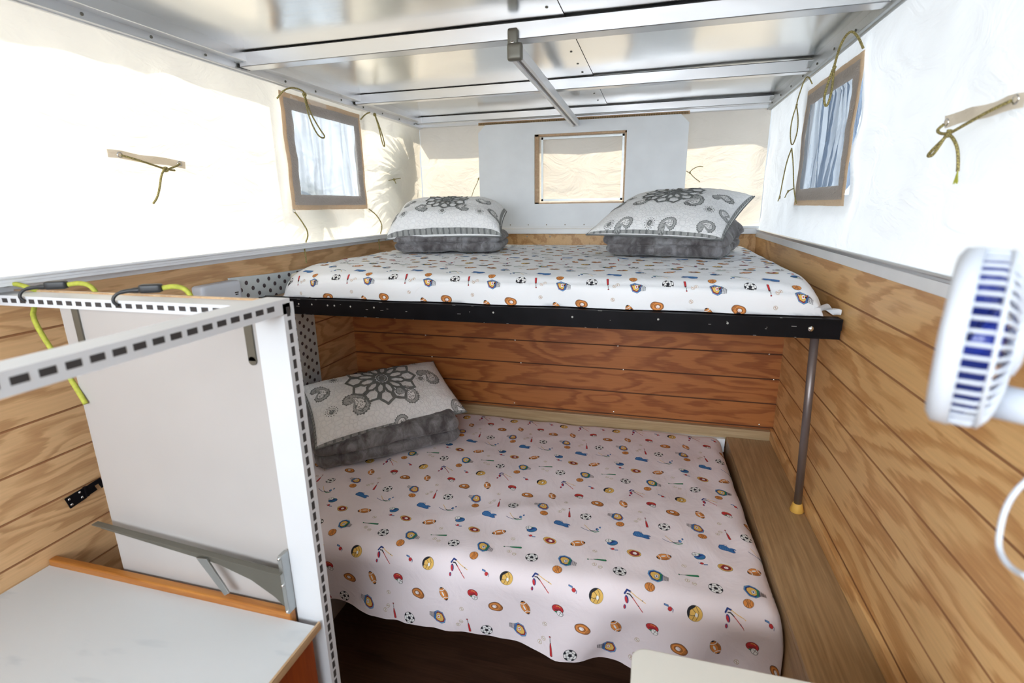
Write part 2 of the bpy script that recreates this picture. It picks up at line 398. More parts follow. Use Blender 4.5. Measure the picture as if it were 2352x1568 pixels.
# canvas
def win_rect(side):
    return (1.935, 2.465, .030, .425) if side == 'l' else (1.905, 2.44, .020, .395)
def canvas_pt(side, y, z):
    sag = .012 * math.sin(PI * max(0, min(1, (z + .15) / .64))) 
    w = .012 * fbm(y * 2.2, z * 3.0, 4 if side == 'l' else 9) + .008 * fbm(y * 6 + z * 5, z * 2.2 - y * 2, 2) + .004 * (1 - abs(nz(y * 4 + z * 3, z * 6 - y * 2, 5)) * 3)
    e = min(1, max(0, (z + .15) / .08)) * min(1, max(0, (.5 - z) / .06))
    if side == 'l': return V((CL - .0 - (sag - w) * e, y, z))
    if side == 'r': return V((CR + (sag - w) * e, y, z))
def canvas_side(side, name):
    r = win_rect(side); mb = MB()
    ys = []; y = YR
    while y < YC - .01: ys.append(y); y += .025
    ys = sorted([v for v in ys if abs(v - r[0]) > .012 and abs(v - r[1]) > .012] + [r[0], r[1], YC])
    zs = [-.165 + .025 * i for i in range(27)]
    zs = sorted([v for v in zs if abs(v - r[2]) > .012 and abs(v - r[3]) > .012] + [r[2], r[3], .50])
    P = [canvas_pt(side, y, z) for z in zs for y in ys]; n = len(ys); F = []
    for j in range(len(zs) - 1):
        for i in range(n - 1):
            cy, cz = (ys[i] + ys[i + 1]) / 2, (zs[j] + zs[j + 1]) / 2
            if r[0] < cy < r[1] and r[2] < cz < r[3]: continue
            F.append((j * n + i, j * n + i + 1, (j + 1) * n + i + 1, (j + 1) * n + i))
    mb.add(P, F); return S(mb.build(name, 'canvas' if side == 'l' else 'canvas_sky_tint', smooth_=True, fix=False))
canvas_side('l', 'wall_left_canvas'); canvas_side('r', 'wall_right_canvas')
mb = MB()
def end_canvas(u, v):
    x = CL + (CR - CL) * u; z = -.165 + .665 * v
    e = min(1, u / .03, (1 - u) / .03) * min(1, v / .06, (1 - v) / .05)
    return V((x, YC + e * (.02 * math.sin(PI * v) + .012 * fbm(x * 2.4 + z * 1.5, z * 2.5, 3)), z))
mb.grid(end_canvas, 80, 28); S(mb.build('wall_front_canvas', 'canvas', smooth_=True, fix=False))
mb = MB(); mb.box(CL, -1.40, YR - .012, YR, -.16, .5); mb.box(.50, CR, YR - .012, YR, -.16, .5); S(mb.build('wall_rear_canvas', 'canvas_sky_tint'))
# ceiling: two aluminium sheets with a joint, on a frame that oversails the canvas
mb = MB()
for k, (x0, x1) in enumerate(((-1.565, -.2880), (-.2862, .655))):
    zz = ZC if k == 0 else ZC + .002
    mb.grid(lambda u, v, x0=x0, x1=x1, zz=zz: V((x0 + (x1 - x0) * u, YR + .0 + (3.40 - YR) * v, zz + .004 * fbm((x0 + (x1 - x0) * u) * 1.3, (YR + (3.31 - YR) * v) * 1.2, 5, 2))), 40, 120)
mb.box(-1.565, .655, YR, 3.40, ZC + .02, ZC + .04)
S(mb.build('ceiling', 'alu_sheet', smooth_=True, fix=False))
# roof edge rails
def rail(name, side):
    mb = MB(); s_ = -1 if side == 'l' else 1; x = CL if side == 'l' else CR
    mb.box(*sorted((x - s_ * .0, x - s_ * .022)), YR, YC + .02, .482, .512)
    mb.box(*sorted((x + s_ * .01, x - s_ * (.060 if side == 'l' else .012))), YR, YC + .02, .506, ZC + .02)
    mb.tube([(x - s_ * .004, YR, .483), (x - s_ * .004, YC, .483)], .006, 8)
    o = S(mb.build(name, 'alu' if side == 'l' else 'galv', bevel=.002))
    screws('rivet', 'steel_dull', o, [(x - s_ * .0225, 3.1 - .195 * i, .495) for i in range(17)], (-s_, 0, 0), [(0, .0045), (.002, .004), (.003, .0)])
    return o
rail('trim_1', 'l'); rail('trim_2', 'r')
mb = MB(); mb.box(CL, CR, YC - .03, YC + .02, .486, ZC + .02); mb.box(CL, CR, YC - .045, YC - .03, .50, ZC); S(mb.build('trim_3', 'alu', bevel=.002))
# timber wall capping: white angle with a canvas channel above it
def cap(name, side):
    s_ = -1 if side == 'l' else 1; xw = XL if side == 'l' else XR; mb = MB()
    mb.box(*sorted((xw - s_ * .006, xw + s_ * .035)), YR, YC + .02, -.188, -.160, 0)
    xi = (CL if side == 'l' else CR)
    if side == 'l': mb.box(xw - .035, xi + .010, YR, YC + .02, -.168, -.158, 0)
    mb.box(*sorted((xi - s_ * .012, xi + s_ * .012)), YR, YC + .01, -.160, -.149, 1)
    mb.tube([(xi - s_ * .012, YR, -.148), (xi - s_ * .012, YC, -.148)], .005, 8, 1)
    return S(mb.build(name, ['white_trim', 'white_trim' if side == 'l' else 'alu'], bevel=.0015))
cap('trim_4', 'l'); cap('trim_5', 'r')
mb = MB(); mb.box(XL, XR, YC - .012, YC + .03, -.172, -.142); mb.box(CL, CR, YC - .006, YC + .01, -.14, -.128)
S(mb.build('trim_6', 'white_trim', bevel=.0015))
mb = MB()                                                          # slotted strip along the near part of the left capping
for i in range(46):
    y = .50 + .0285 * i
    mb.box(XL + .0065, XL + .010, y, y + .019 + .004 * (i % 3), -.163, -.158)
S(mb.build('trim_7', 'slot_dark'))
# ------------------------------------------------------------------ windows in the canvas
def window(side, name, mat_s):
    y0, y1, z0, z1 = win_rect(side); s_ = -1 if side == 'l' else 1
    root = bpy.data.objects.new(name, None); col.objects.link(root); root['kind'] = 'structure'
    root.location = ((CL if side == 'l' else CR), (y0 + y1) / 2, H + z0)
    x = CL + .004 if side == 'l' else CR - .004
    amp = .006 if side == 'l' else .012
    def fr(d0, d1, off, mat, nm):
        mb = MB(); n = 40
        cs = [(y0, z0), (y1, z0), (y1, z1), (y0, z1)]
        per = []
        for k in range(4):
            a, b = cs[k], cs[(k + 1) % 4]
            for i in range(n): per.append((a[0] + (b[0] - a[0]) * i / n, a[1] + (b[1] - a[1]) * i / n))
        cy, cz = (y0 + y1) / 2, (z0 + z1) / 2; P = []
        hw, hh = (y1 - y0) / 2, (z1 - z0) / 2
        for (py, pz) in per:
            wy = amp * fbm(pz * 9, 3, s_) ; wz = .3 * amp * fbm(py * 9, 7, s_)
            for d in (d0, d1):
                P.append(V((x - s_ * (off + .004 * fbm(py * 8, pz * 8)), cy + (py - cy) * (hw + d) / hw + wy, cz + (pz - cz) * (hh + d) / hh + wz)))
        N = len(per); P2 = [p + V((-s_ * .0012, 0, 0)) for p in P]
        mb.add(P + P2, [(2 * i, 2 * i + 1, (2 * i + 3) % (2 * N), (2 * i + 2) % (2 * N)) for i in range(N)] +
               [(2 * N + 2 * i, 2 * N + 2 * i + 1, 2 * N + (2 * i + 3) % (2 * N), 2 * N + (2 * i + 2) % (2 * N)) for i in range(N)])
        mb.build(nm, mat, root, True)
    fr(-.022, .034, .002, 'tape_tan', 'tape_edging'); fr(-.030, .014, .005, 'tape_grey', 'tape_binding')
    g = MB()
    def sc(u, v):
        y = y0 - .01 + (y1 - y0 + .02) * u; z = z0 - .01 + (z1 - z0 + .02) * v
        ridge = (.010 if side == 'l' else .020) * (1 - abs(nz(u * (5 if side == 'l' else 9) + v * .8, v * .7, 3)) * 3)
        e = min(1, u / .08, (1 - u) / .08, v / .1, (1 - v) / .06)
        return V((x + s_ * (.004 + .012 * e) + s_ * ridge * e, y, z))
    g.grid(sc, 80, 24); g.build('insect_screen', mat_s, root, True, fix=False)
    f = MB()
    def fl(u, v):
        y = y0 - .055 + (y1 - y0 + .11) * u; z = z0 - .055 + (z1 - z0 + .11) * v
        return V((x + s_ * (.036 + .006 * fbm(y * 5, z * 4, 6)), y, z))
    f.grid(fl, 30, 24); f.build('outer_flap', 'flap', root, True, fix=False)
    return root
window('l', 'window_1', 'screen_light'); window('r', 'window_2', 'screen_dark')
# front hatch panel
P0, P1, Q0, Q1, YP = -1.062, .156, -.126, .474, 3.165
t = thing('hatch_panel', (-.45, YP, Q0), 'white painted plywood hatch panel with square opening at the front end', 'panel')
mb = MB(); hx0, hx1, hz0, hz1 = -.713, -.176, .010, .407; c = .045
def fp(x, z): return (x, YP - .012, z)
top = [(P0, Q1 - c), (P0 + c, Q1), (P1 - c, Q1), (P1, Q1 - c)]
quads = [[(P0, Q0), (hx0, Q0), (hx0, Q1), (P0 + c, Q1), (P0, Q1 - c)], [(hx1, Q0), (P1, Q0), (P1, Q1 - c), (P1 - c, Q1), (hx1, Q1)],
         [(hx0, Q0), (hx1, Q0), (hx1, hz0), (hx0, hz0)], [(hx0, hz1), (hx1, hz1), (hx1, Q1), (hx0, Q1)]]
for qd in quads: mb.prism([fp(*p) for p in qd], (0, .018, 0))
bd_ = mb.build('board', 'white_paint', t)
mb = MB()
for (a, b, c_, d) in ((hx0 - .004, hx0 + .022, hz0 - .004, hz1), (hx1 - .010, hx1 + .004, hz0, hz1), (hx0, hx1, hz0 - .004, hz0 + .008), (hx0, hx1, hz1 - .010, hz1 + .004)):
    mb.box(a, b, YP + .010, YP + .038, c_, d)
mb.build('opening_lining', 'raw_ply', t)
mb = MB(); w_ = .012
ax0, ax1, az0, az1 = hx0 + .034, hx1 - .014, hz0 + .016, hz1 - .014
for (a, b, c_, d) in ((ax0, ax0 + w_, az0, az1), (ax1 - w_, ax1, az0, az1), (ax0, ax1, az0, az0 + w_), (ax0, ax1, az1 - w_, az1)):
    mb.box(a, b, YP + .030, YP + .036, c_, d)
mb.build('edge_seal', 'galv', t)
screws('staple', 'hinge_brass', bd_, [(P0 + .08 + i * .115, YP - .0125, Q0 + .012) for i in range(11)], (0, -1, 0), [(0, .003), (.001, .0)])
t = thing('piano_hinge', (-.45, YP, Q1), 'long brass knuckled hinge along the top of the white hatch panel', 'hinge')
mb = MB(); n = 90
for i in range(n):
    x = P0 + .005 + (P1 - P0 - .01) * i / n
    mb.tube([(x, YP - .006, Q1 + .006), (x + (P1 - P0) / n * .8, YP - .006, Q1 + .006)], .0048, 8)
mb.build('barrel', 'hinge_brass', t)
mb = MB(); mb.box(P0, P1, YP - .004, YP - .001, Q1 - .001, Q1 + .016); mb.build('leaf', 'raw_ply', t)

# ------------------------------------------------------------------ roof beams, pole
def beam(y0, y1, zb, name, label):
    t = thing(name, ((CL + CR) / 2, y0, zb), label, 'beam', None)
    mb = MB(); mb.box(CL + .03, CR - .01, y0, y0 + .003, zb, ZC - .004); mb.box(CL + .03, CR - .01, y0, y1, zb, zb + .003)
    mb.box(CL + .03, CR - .01, y1 - .003, y1, zb, ZC - .004)
    mb.build('channel', 'alu', t, bevel=.001)
    mb = MB(); mb.box(CL + .03, CR - .01, y0 - .0012, y0 + .001, ZC - .0048, ZC - .003); mb.build('joint_line', 'slot_dark', t)
    mb = MB()
    for x in (CL + .035, CR - .02):
        mb = MB(); mb.box(x - .012, x + .012, y0 - .015, y0 + .02, zb + .012, ZC - .012); mb.build('end_cleat', 'galv', t)
    pass
beam(1.68, 1.735, .490, 'roof_beam', 'aluminium roof cross beam nearest the viewer, with the pole bracket under it')
beam(2.43, 2.475, .493, 'roof_beam', 'aluminium roof cross beam second from the front wall, above the bunk')
beam(3.130, 3.165, .500, 'roof_beam', 'aluminium roof cross beam closest to the hatch panel')
beam(.93, .985, .490, 'roof_beam', 'aluminium roof cross beam overhead, above the white divider')
screws('pop_rivet', 'steel_dull', bpy.data.objects['ceiling'], [(-.325, y, ZC - .001) for y in (1.50, 1.60, 1.90, 2.05, 2.22, 2.36, 2.60, 2.80, 2.98)], (0, 0, -1), [(0, .005), (.0015, .004), (.002, 0)])
t = thing('roof_pole', (-.445, 1.66, .44), 'white and grey aluminium pole running under the roof beams to the hatch panel', 'pole')
mb = MB(); xa, xb = -.432, -.468; ya, yb = 1.672, 3.15; za, zb = .452, .458
for (dx, dz, wx, wz, mi) in ((0, .009, .019, .006, 0), (-.013, -.008, .007, .012, 0), (.014, -.006, .006, .013, 0)):
    mb.prism([(xa + dx - wx, ya, za + dz - wz), (xa + dx + wx, ya, za + dz - wz), (xa + dx + wx, ya, za + dz + wz), (xa + dx - wx, ya, za + dz + wz)], (xb - xa, yb - ya, zb - za))
mb.build('extrusion', 'white_trim', t, bevel=.001)
mb = MB(); mb.prism([(xa - .008, ya, za - .012), (xa + .010, ya, za - .012), (xa + .010, ya, za + .002), (xa - .008, ya, za + .002)], (xb - xa, yb - ya, zb - za)); mb.build('slot', 'tube_grey', t)
mb = MB(); mb.rbox((xa - .002, ya - .012, za - .002), V((1, 0, 0)), V((0, 1, 0)), V((0, 0, 1)), (.023, .012, .024), .005, (6, 4, 6))
mb.rbox((xa - .011, ya - .003, za + .042), V((1, 0, 0)), V((0, 1, 0)), V((0, 0, 1)), (.016, .006, .024), .005, (6, 4, 6)); br_ = mb.build('bracket', 'steel_dull', t, True)
mb = MB(); mb.revolve((xa - .010, ya - .012, za + .024), (0, -1, 0), [(0, .006), (.004, .005), (.005, 0)], 10); mb.build('bolt', 'chrome', br_, True)

# ================================================================== PRINT MOTIFS
def ell(cx, cy, rx, ry, rot=0, n=18):
    c, s_ = math.cos(rot), math.sin(rot)
    return [(cx + rx * math.cos(2 * PI * i / n) * c - ry * math.sin(2 * PI * i / n) * s_, cy + rx * math.cos(2 * PI * i / n) * s_ + ry * math.sin(2 * PI * i / n) * c) for i in range(n)]
def stroke(pts, w):
    out = []
    for (x0, y0), (x1, y1) in zip(pts, pts[1:]):
        d = math.hypot(x1 - x0, y1 - y0)
        if d < 1e-6: continue
        nx, ny = -(y1 - y0) / d * w / 2, (x1 - x0) / d * w / 2
        ex, ey = (x1 - x0) / d * w * .3, (y1 - y0) / d * w * .3
        out.append([(x0 - ex + nx, y0 - ey + ny), (x0 - ex - nx, y0 - ey - ny), (x1 + ex - nx, y1 + ey - ny), (x1 + ex + nx, y1 + ey + ny)])
    return out
def arc(cx, cy, r, a0, a1, n=8): return [(cx + r * math.cos(math.radians(a0 + (a1 - a0) * i / n)), cy + r * math.sin(math.radians(a0 + (a1 - a0) * i / n))) for i in range(n + 1)]
def xf(shapes, dx=0, dy=0, rot=0, s=1, dl=0):
    c, s_ = math.cos(math.radians(rot)), math.sin(math.radians(rot))
    return [(k, [((x * c - y * s_) * s + dx, (x * s_ + y * c) * s + dy) for x, y in p], L + dl) for k, p, L in shapes]
def sk(k, pts, w, L): return [(k, p, L) for p in stroke(pts, w)]
def m_ball(r=6.5):
    return [('tan', ell(0, 0, r, r), 0), ('wht', ell(0, 0, r - 1, r - 1), 1)] + sk('brn', arc(-r * 1.1, 0, r, -38, 38, 4), .9, 2) + sk('brn', arc(r * 1.1, 0, r, 142, 218, 4), .9, 2)
def m_soccer():
    s = [('pk', ell(0, 0, 18.5, 18.5, 0, 26), 0), ('wht', ell(0, 0, 17.3, 17.3, 0, 26), 1), ('pk', ell(0, 0, 6.2, 6.2, .3, 5), 2)]
    for i in range(5):
        a = .3 + 2 * PI * i / 5; c, d = math.cos(a), math.sin(a)
        s += sk('pk', [(6 * c, 6 * d), (11 * c, 11 * d)], 1.1, 2)
        b = a + PI / 5
        s += sk('pk', [(11 * c, 11 * d), (13 * math.cos(b), 13 * math.sin(b))], 1.0, 2) + sk('pk', [(11 * c, 11 * d), (13 * math.cos(b - 2 * PI / 5), 13 * math.sin(b - 2 * PI / 5))], 1.0, 2)
        s.append(('pk', [(17.6 * math.cos(b - .32), 17.6 * math.sin(b - .32)), (18 * math.cos(b), 18 * math.sin(b)), (17.6 * math.cos(b + .32), 17.6 * math.sin(b + .32)), (13 * math.cos(b + .2), 13 * math.sin(b + .2)), (13 * math.cos(b - .2), 13 * math.sin(b - .2))], 2))
    return s
def m_basket(r=13.5):
    s = [('pk', ell(0, 0, r, r), 0), ('org', ell(0, 0, r - .9, r - .9), 1)]
    s += sk('pk', [(-r, 0), (r, 0)], .9, 2)[:0] + sk('pk', [(-2, -r + 1), (1, 0), (-2, r - 1)], 1, 2) + sk('pk', arc(-r * 1.2, 0, r, -48, 48, 6), 1, 2) + sk('pk', arc(r * 1.25, 0, r, 132, 228, 6), 1, 2)
    s.append(('brn', [(r * .55, -r * .7), (r * .9, 0), (r * .55, r * .7), (r * .72, 0)], 2)); return s
def m_football():
    lens = lambda a, b: [(a * math.cos(t), b * math.sin(t) * (1 - .15 * abs(math.cos(t)))) for t in [2 * PI * i / 20 for i in range(20)]]
    return [('pk', lens(23.5, 14), 0), ('org', lens(22.5, 13), 1), ('brn', [(-18, -6), (0, -12), (18, -6), (20, -2), (0, -7), (-20, -2)], 2)] + \
        sk('wht', arc(-26, 0, 14, -42, 42, 5), 2.2, 3) + sk('wht', arc(26, 0, 14, 138, 222, 5), 2.2, 3) + [('wht', ell(0, 3, 8, 2.6), 3)] + \
        [('pk', ell(-21, 0, 2.4, 4), 2), ('pk', ell(21, 0, 2.4, 4), 2)]
def m_mitt(c='brn', e='tan'):
    b = [(22 * math.cos(t), 15.5 * math.sin(t) * (1 + .08 * math.sin(3 * t))) for t in [2 * PI * i / 22 for i in range(22)]]
    s = [('pk', b, 0), (e if c == 'mar' else 'brn', [(x * .95, y * .93) for x, y in b], 1), (c if c == 'mar' else 'org', [(x * .80, y * .75) for x, y in b], 2)]
    s += [('pk', ell(2, 0, 11, 7.5), 3), ('brn' if c != 'mar' else 'mar', ell(2, 0, 10.2, 6.8), 4), ('wht', ell(3, -1, 6.2, 5.2), 5)]
    for i in range(5): s += sk('pk' if c != 'mar' else 'yel', [(-8 - 1.5 * i, 9 - 3.5 * i), (-17 - .4 * i, 7.5 - 3.5 * i)], 1.0 if c != 'mar' else 1.8, 3)
    s += sk('red', arc(3, -1, 3.4, 150, 330, 5), .8, 6); return s
def m_helmet(c='red', d='mar'):
    return [('pk', ell(-2, 3, 16.5, 13, .15), 0), (c, ell(-2, 3, 15.4, 12, .15), 1), (d, [(-14, -2), (-4, -5), (8, 3), (4, 8), (-6, 1)], 2),
            ('pk', ell(8, -6, 10, 8.5, -.3), 2), ('wht', ell(8, -6, 8.8, 7.4, -.3), 3)] + sk('pk', [(3, -3), (16, -5)], 1, 4) + sk('pk', [(9, 1), (8, -13)], 1, 4) + \
        [('grn', ell(-3, -7, 3.5, 2.2), 4)] + sk('yel' if c == 'red' else 'grn', arc(-2, 3, 9, 60, 140, 5), 1.4, 3)
def m_whistle():
    return [('pk', ell(0, 0, 5.6, 5.6), 0), ('red', ell(0, 0, 4.9, 4.9), 1), ('nav', [(-15, 7), (-3, 4), (-4, 9), (-15, 11.5)], 0), ('lbl', [(-13.5, 8), (-5, 5.6), (-6, 8), (-13.5, 10)], 1)] + sk('nav', [(4, 3), (8, -1), (7, -7)], 1.4, 0)
def m_jersey():
    p = [(-28, -3), (-25, 11), (-14, 15), (-4, 12), (4, 5), (13, 8), (22, 7), (27, 3), (22, 1), (17, -2), (22, -6), (26, -9), (20, -14), (10, -13), (0, -12), (-12, -13), (-24, -11)]
    q = [(x * .95, y * .92) for x, y in p]
    s = [('nav', p, 0), ('blue', q, 1)]
    for i in range(6): s += sk('lbl', [(-22 + 5 * i, -8), (-21 + 5 * i, 4 - i * .5)], .8, 2)
    s += sk('lbl', [(-22, 6), (-8, 8)], .9, 2) + [('nav', ell(20, -2, 4, 3.5), 2), ('wht', ell(21.5, -1.5, 2, 1.6), 3)] + sk('nav', arc(-8, 13, 5, 0, 160, 6), 1, 0)
    return s
def m_sticks1():
    return sk('nav', [(-33, 3), (-22, -4), (-8, -10), (2, -10)], 1.7, 0) + sk('grn', [(2, -10), (12, -13), (24, -7)], 3.2, 0) + sk('yel', [(-24, 20), (-15, 8), (-5, -4)], 1.5, 1) + \
        sk('pk', [(-5, -4), (0, -7.5), (14, -6)], 2.4, 1) + [('nav', ell(18, 3, 4.8, 6.5, .2), 0), ('lbl', ell(19.2, 3, 3, 4.6, .2), 1), ('nav', ell(26, 15, 3, 4.6), 0), ('lbl', ell(27, 15, 1.6, 2.6), 1)]
def m_sticks2():
    return sk('nav', [(-26, 6), (-20, 17), (-11, 14)], 4.6, 0) + sk('yel', [(-11, 14), (4, 5), (28, -6)], 1.8, 0) + sk('pk', [(-20, 7), (-13, 7), (-5, 0)], 3, 1) + sk('red', [(-5, 0), (8, -14), (22, -30)], 2, 1) + \
        [('pk', ell(11, -17, 1.5, 1.5), 2), ('nav', ell(-20, -7, 5, 10, .2), 0), ('red', ell(-21, -8, 3.2, 8, .2), 1), ('nav', ell(-24, -26, 3.4, 6), 0), ('red', ell(-24.6, -26.5, 2, 4.4), 1), ('pk', ell(20, -2, 1.4, 1.4), 1)]
def m_volley():
    s = [('pk', ell(0, 0, 19, 19, 0, 26), 0), ('yel', ell(.6, -.4, 17.9, 17.9, 0, 26), 1)]
    s += [('pk', arc(0, 0, 18.4, 85, 215, 10) + arc(3, -3, 18, 205, 95, 8), 2)]
    s += sk('pk', [(-8, 12), (2, 2), (0, -4), (-6, -16)], 1.1, 3) + sk('pk', [(-17, -4), (-6, -6), (0, -4)], 1.1, 3) + sk('pk', [(2, 17), (10, 4), (8, -6), (3, -16)], 1.1, 3) + [('wht', ell(4, -3, 3.4, 5), 3)]
    return s
def m_bat(c='red'):
    return [('pk', [(-3.8, -24), (3.8, -24), (3, -2), (1.4, 8), (-1.4, 8), (-3, -2)], 0), (c, [(-3.0, -23.2), (3.0, -23.2), (2.3, -2), (1, 7), (-1, 7), (-2.3, -2)], 1), ('pk', ell(0, -24, 3.6, 2.2), 0), (c, ell(0, -23.8, 2.9, 1.6), 1)] + \
        sk('pk', [(0, 7), (0, 22)], 2.4, 0) + [('wht', ell(0, 10 + 3.4 * i, 1.0, 1.0, 0, 8), 1) for i in range(4)] + [('pk', ell(0, 24, 2.8, 2.2), 0), (c, ell(0, 24, 2, 1.5), 1)]
def m_hoop(inner='red', rim='blue', outer='mar'):
    o = [(-20, 6), (-17, 19), (-4, 25), (12, 19), (20, 8), (18, -14), (6, -22), (-10, -16)]
    s = [('pk', [(x * 1.03, y * 1.03) for x, y in o], 0), ('lbl', o, 1), ('mar' if outer == 'mar' else 'nav', [(x * .86, y * .86) for x, y in o], 2), ('pk', [(x * .70, y * .70) for x, y in o], 3), ('yel', [(x * .66, y * .66) for x, y in o], 4),
         ('pk', [(-1, -9), (9, -6), (7, 7), (-3, 4)], 5), ('wht', [(-.2, -8), (8.2, -5.3), (6.4, 6), (-2.2, 3.3)], 6), (inner, [(1.8, -4), (5.6, -3), (4.8, 2.4), (.8, 1.2)], 7),
         ('blue' if rim == 'blue' else 'grn', [(9, -17), (13, -18), (18, 10), (13, 12)], 6)]
    for i in range(5):
        y0 = 8 - 5.5 * i; s += sk('pk', [(15, y0), (34, -2 - 2.8 * i)], .8, 5)
    for i in range(4): s += sk('pk', [(18 + 5 * i, 8 - 2.5 * i), (17 + 5 * i, -15 + .5 * i)], .8, 5)
    return s
LIB = {'hoopB': m_hoop('nav', 'grn', 'nav'), 'hoopR': m_hoop('red', 'blue', 'mar'), 'bb': m_basket(), 'batG': m_bat('grn'), 'batR': m_bat('red'), 'ball': m_ball(), 'soc': m_soccer(),
       'st1': m_sticks1(), 'st2': m_sticks2(), 'wh': m_whistle(), 'vol': m_volley(), 'mitR': m_mitt('mar', 'yel'), 'mitB': m_mitt('brn'), 'fb': m_football(), 'helR': m_helmet(), 'helB': m_helmet('blue', 'nav'), 'jer': m_jersey()}
# one repeat of the print, metres: name, x, y, rotation, size
TILE = [('bb', .019, .060, 0, 1), ('hoopB', .034, .102, 0, 1.0), ('batG', .122, .128, 98, 1.05), ('ball', .117, .106, 20, 1), ('ball', .134, .098, 100, .95), ('soc', .187, .096, 10, 1), ('st2', .229, .022, 0, 1), ('wh', .07, .014, 0, 1), ('vol', .13, .012, 0, 1),
        ('mitR', .224, .184, -15, .95), ('fb', .060, .192, 28, 1), ('helB', .158, .224, 190, 1), ('wh', .163, .192, 200, .9), ('ball', .113, .168, 60, 1), ('jer', .247, .281, -8, 1), ('st1', .092, .278, 0, 1),
        ('bb', .179, .325, 0, 1), ('hoopR', .169, .368, 180, .95), ('batR', .012, .354, 8, 1), ('ball', .228, .352, 0, 1), ('ball', .238, .366, 70, .95), ('ball', .241, .412, 40, 1), ('soc', .067, .345, 30, 1), ('mitB', .098, .431, 170, 1), ('fb', .185, .449, 115, .95), ('helR', .030, .467, -20, 1)]
TX, TY = .248, .52
def stamp(mb, surf, shapes, lift=.0007, step=.00018, sub=.007):
    for k, poly, L in shapes:
        mi = PK.index(k) + 1; n = len(poly)
        cx = sum(p[0] for p in poly) / n; cy = sum(p[1] for p in poly) / n
        rr = max(math.hypot(p[0] - cx, p[1] - cy) for p in poly)
        # refine the outline
        pl = []
        for i in range(n):
            a, b = poly[i], poly[(i + 1) % n]; d = math.hypot(a[0] - b[0], a[1] - b[1]); m = max(1, int(d / sub))
            for j in range(m): pl.append((a[0] + (b[0] - a[0]) * j / m, a[1] + (b[1] - a[1]) * j / m))
        rings = max(1, int(rr / sub)); P = []; N = len(pl)
        def pt(x, y):
            p, nn = surf(x, y); return p + nn * (lift + step * L)
        if n == 4 and rings <= 2:
            P = [pt(*p) for p in pl]; mb.add(P, [tuple(range(N))], mi); continue
        P.append(pt(cx, cy))
        for r_ in range(1, rings + 1):
            f = r_ / rings
            for p in pl: P.append(pt(cx + (p[0] - cx) * f, cy + (p[1] - cy) * f))
        F = [(0, 1 + i, 1 + (i + 1) % N) for i in range(N)]
        for r_ in range(rings - 1):
            o1, o2 = 1 + r_ * N, 1 + (r_ + 1) * N
            F += [(o1 + i, o2 + i, o2 + (i + 1) % N, o1 + (i + 1) % N) for i in range(N)]
        mb.add(P, F, mi)
def edge(d, r):
    if d <= 0: return d, 0.0
    if d < r * PI / 2: return r * math.sin(d / r), r * (1 - math.cos(d / r))
    return r, r + d - r * PI / 2
def make_sheet(name, root, mat, a0, a1, b0, b1, fn, flip, ox, oy):
    """cloth: fn(a, b) -> point; a across, b from the back to the front hem"""
    def surf(a, b):
        e = .004; p = fn(a, b); pa = fn(a + e, b); pb = fn(a, b + e)
        n = (pa - p).cross(p - pb); n.normalize()
        return p, n
    mb = MB(); nu = int((a1 - a0) / .0125); nv = int((b1 - b0) / .0125)
    mb.grid(lambda u, v: fn(a0 + (a1 - a0) * u, b0 + (b1 - b0) * v), nu, nv)
    for i in range(int(a0 / TX) - 9, int(a1 / TX) + 9):
        for j in range(-8, 9):
            for (k, tx, ty, rot, sz) in TILE:
                X, Y = i * TX + tx, j * TY + ty
                a = X + ox; b = -(Y + oy) if not flip else (Y + oy); 
                if flip: a = -X + ox
                if a0 + .03 < a < a1 - .03 and b0 + .03 < b < b1 + (.004 if flip else -.012):
                    rr = rot if not flip else rot + 180
                    sh = [(kk, [((x), (-y)) for x, y in p], L) for kk, p, L in xf(LIB[k], 0, 0, rr, sz * .001)]
                    sh = [(kk, [(x + a, min(b1 - .0005, y + b)) for x, y in p], L) for kk, p, L in sh]
                    stamp(mb, surf, sh)
    o = mb.build(name, [mat] + ['print_' + k for k in PK], root, True, fix=False)
    return o
# ------------------------------------------------------------------ lower bed
t = thing('lower_mattress', (-.6, 1.75, -1.16), 'lower double mattress in sports-print sheet with a painted-in pink light cast', 'mattress')
mb = MB(); mb.rbox((-.595, 1.785, -1.118), V((1, 0, 0)), V((0, 1, 0)), V((0, 0, 1)), (.915, .525, .062), .03, (20, 12, 4)); mb.build('foam_core', 'foam', t, True)
X1L = .352; YF = 1.212
def low_fn(a, b):            # b measured as -y at the back ... y = -b on the flat
    y = -b; dy = (YF + .065) - y - .065 * 0
    r = .065; oy, dz = edge((YF + r) - y, r); yy = (YF + r) - oy if dy > 0 else y
    # right edge
    rx = .05; ox, dzx = edge(a - (X1L - rx), rx); xx = (X1L - rx) + ox if a > X1L - rx else a
    xx += .036 * max(0, 2.25 - yy) * max(0, min(1, (a + .4) / .6)); xx = min(xx, .372 + .0155 * (2.355 - yy) - .002)
    # back edge
    ob, dzb = edge(y - 2.28, .04); 
    if y > 2.28: yy = 2.28 + ob
    dz *= 1 + .09 * max(0, a + .9)
    z = -1.036 - dz - dzx - dzb
    hang = max(0.0, min(1.0, (dz - .05) / .2))
    z += .0045 * fbm(a * 4.2 + b * 2.0, b * 3.5 - a, 2) + .0065 * (1 - abs(nz(a * 5 - b * 3.5, b * 1.5 + a, 8)) * 2.2) * .8 + .003 * (1 - abs(nz(a * 3 + b * 7, b * 2, 4)) * 2.2)
    yy += hang * (.016 * math.sin(a * 17 + b * 9 + 2 * math.sin(a * 5)) + .020 * fbm(a * 6 + b * 4, b * 2, 1)) + hang * .02 * (a * .5)
    xx += .005 * (fbm(b * 5, 2) - .7) * (1 if a > X1L - .1 else 0)
    return V((xx, yy, z))
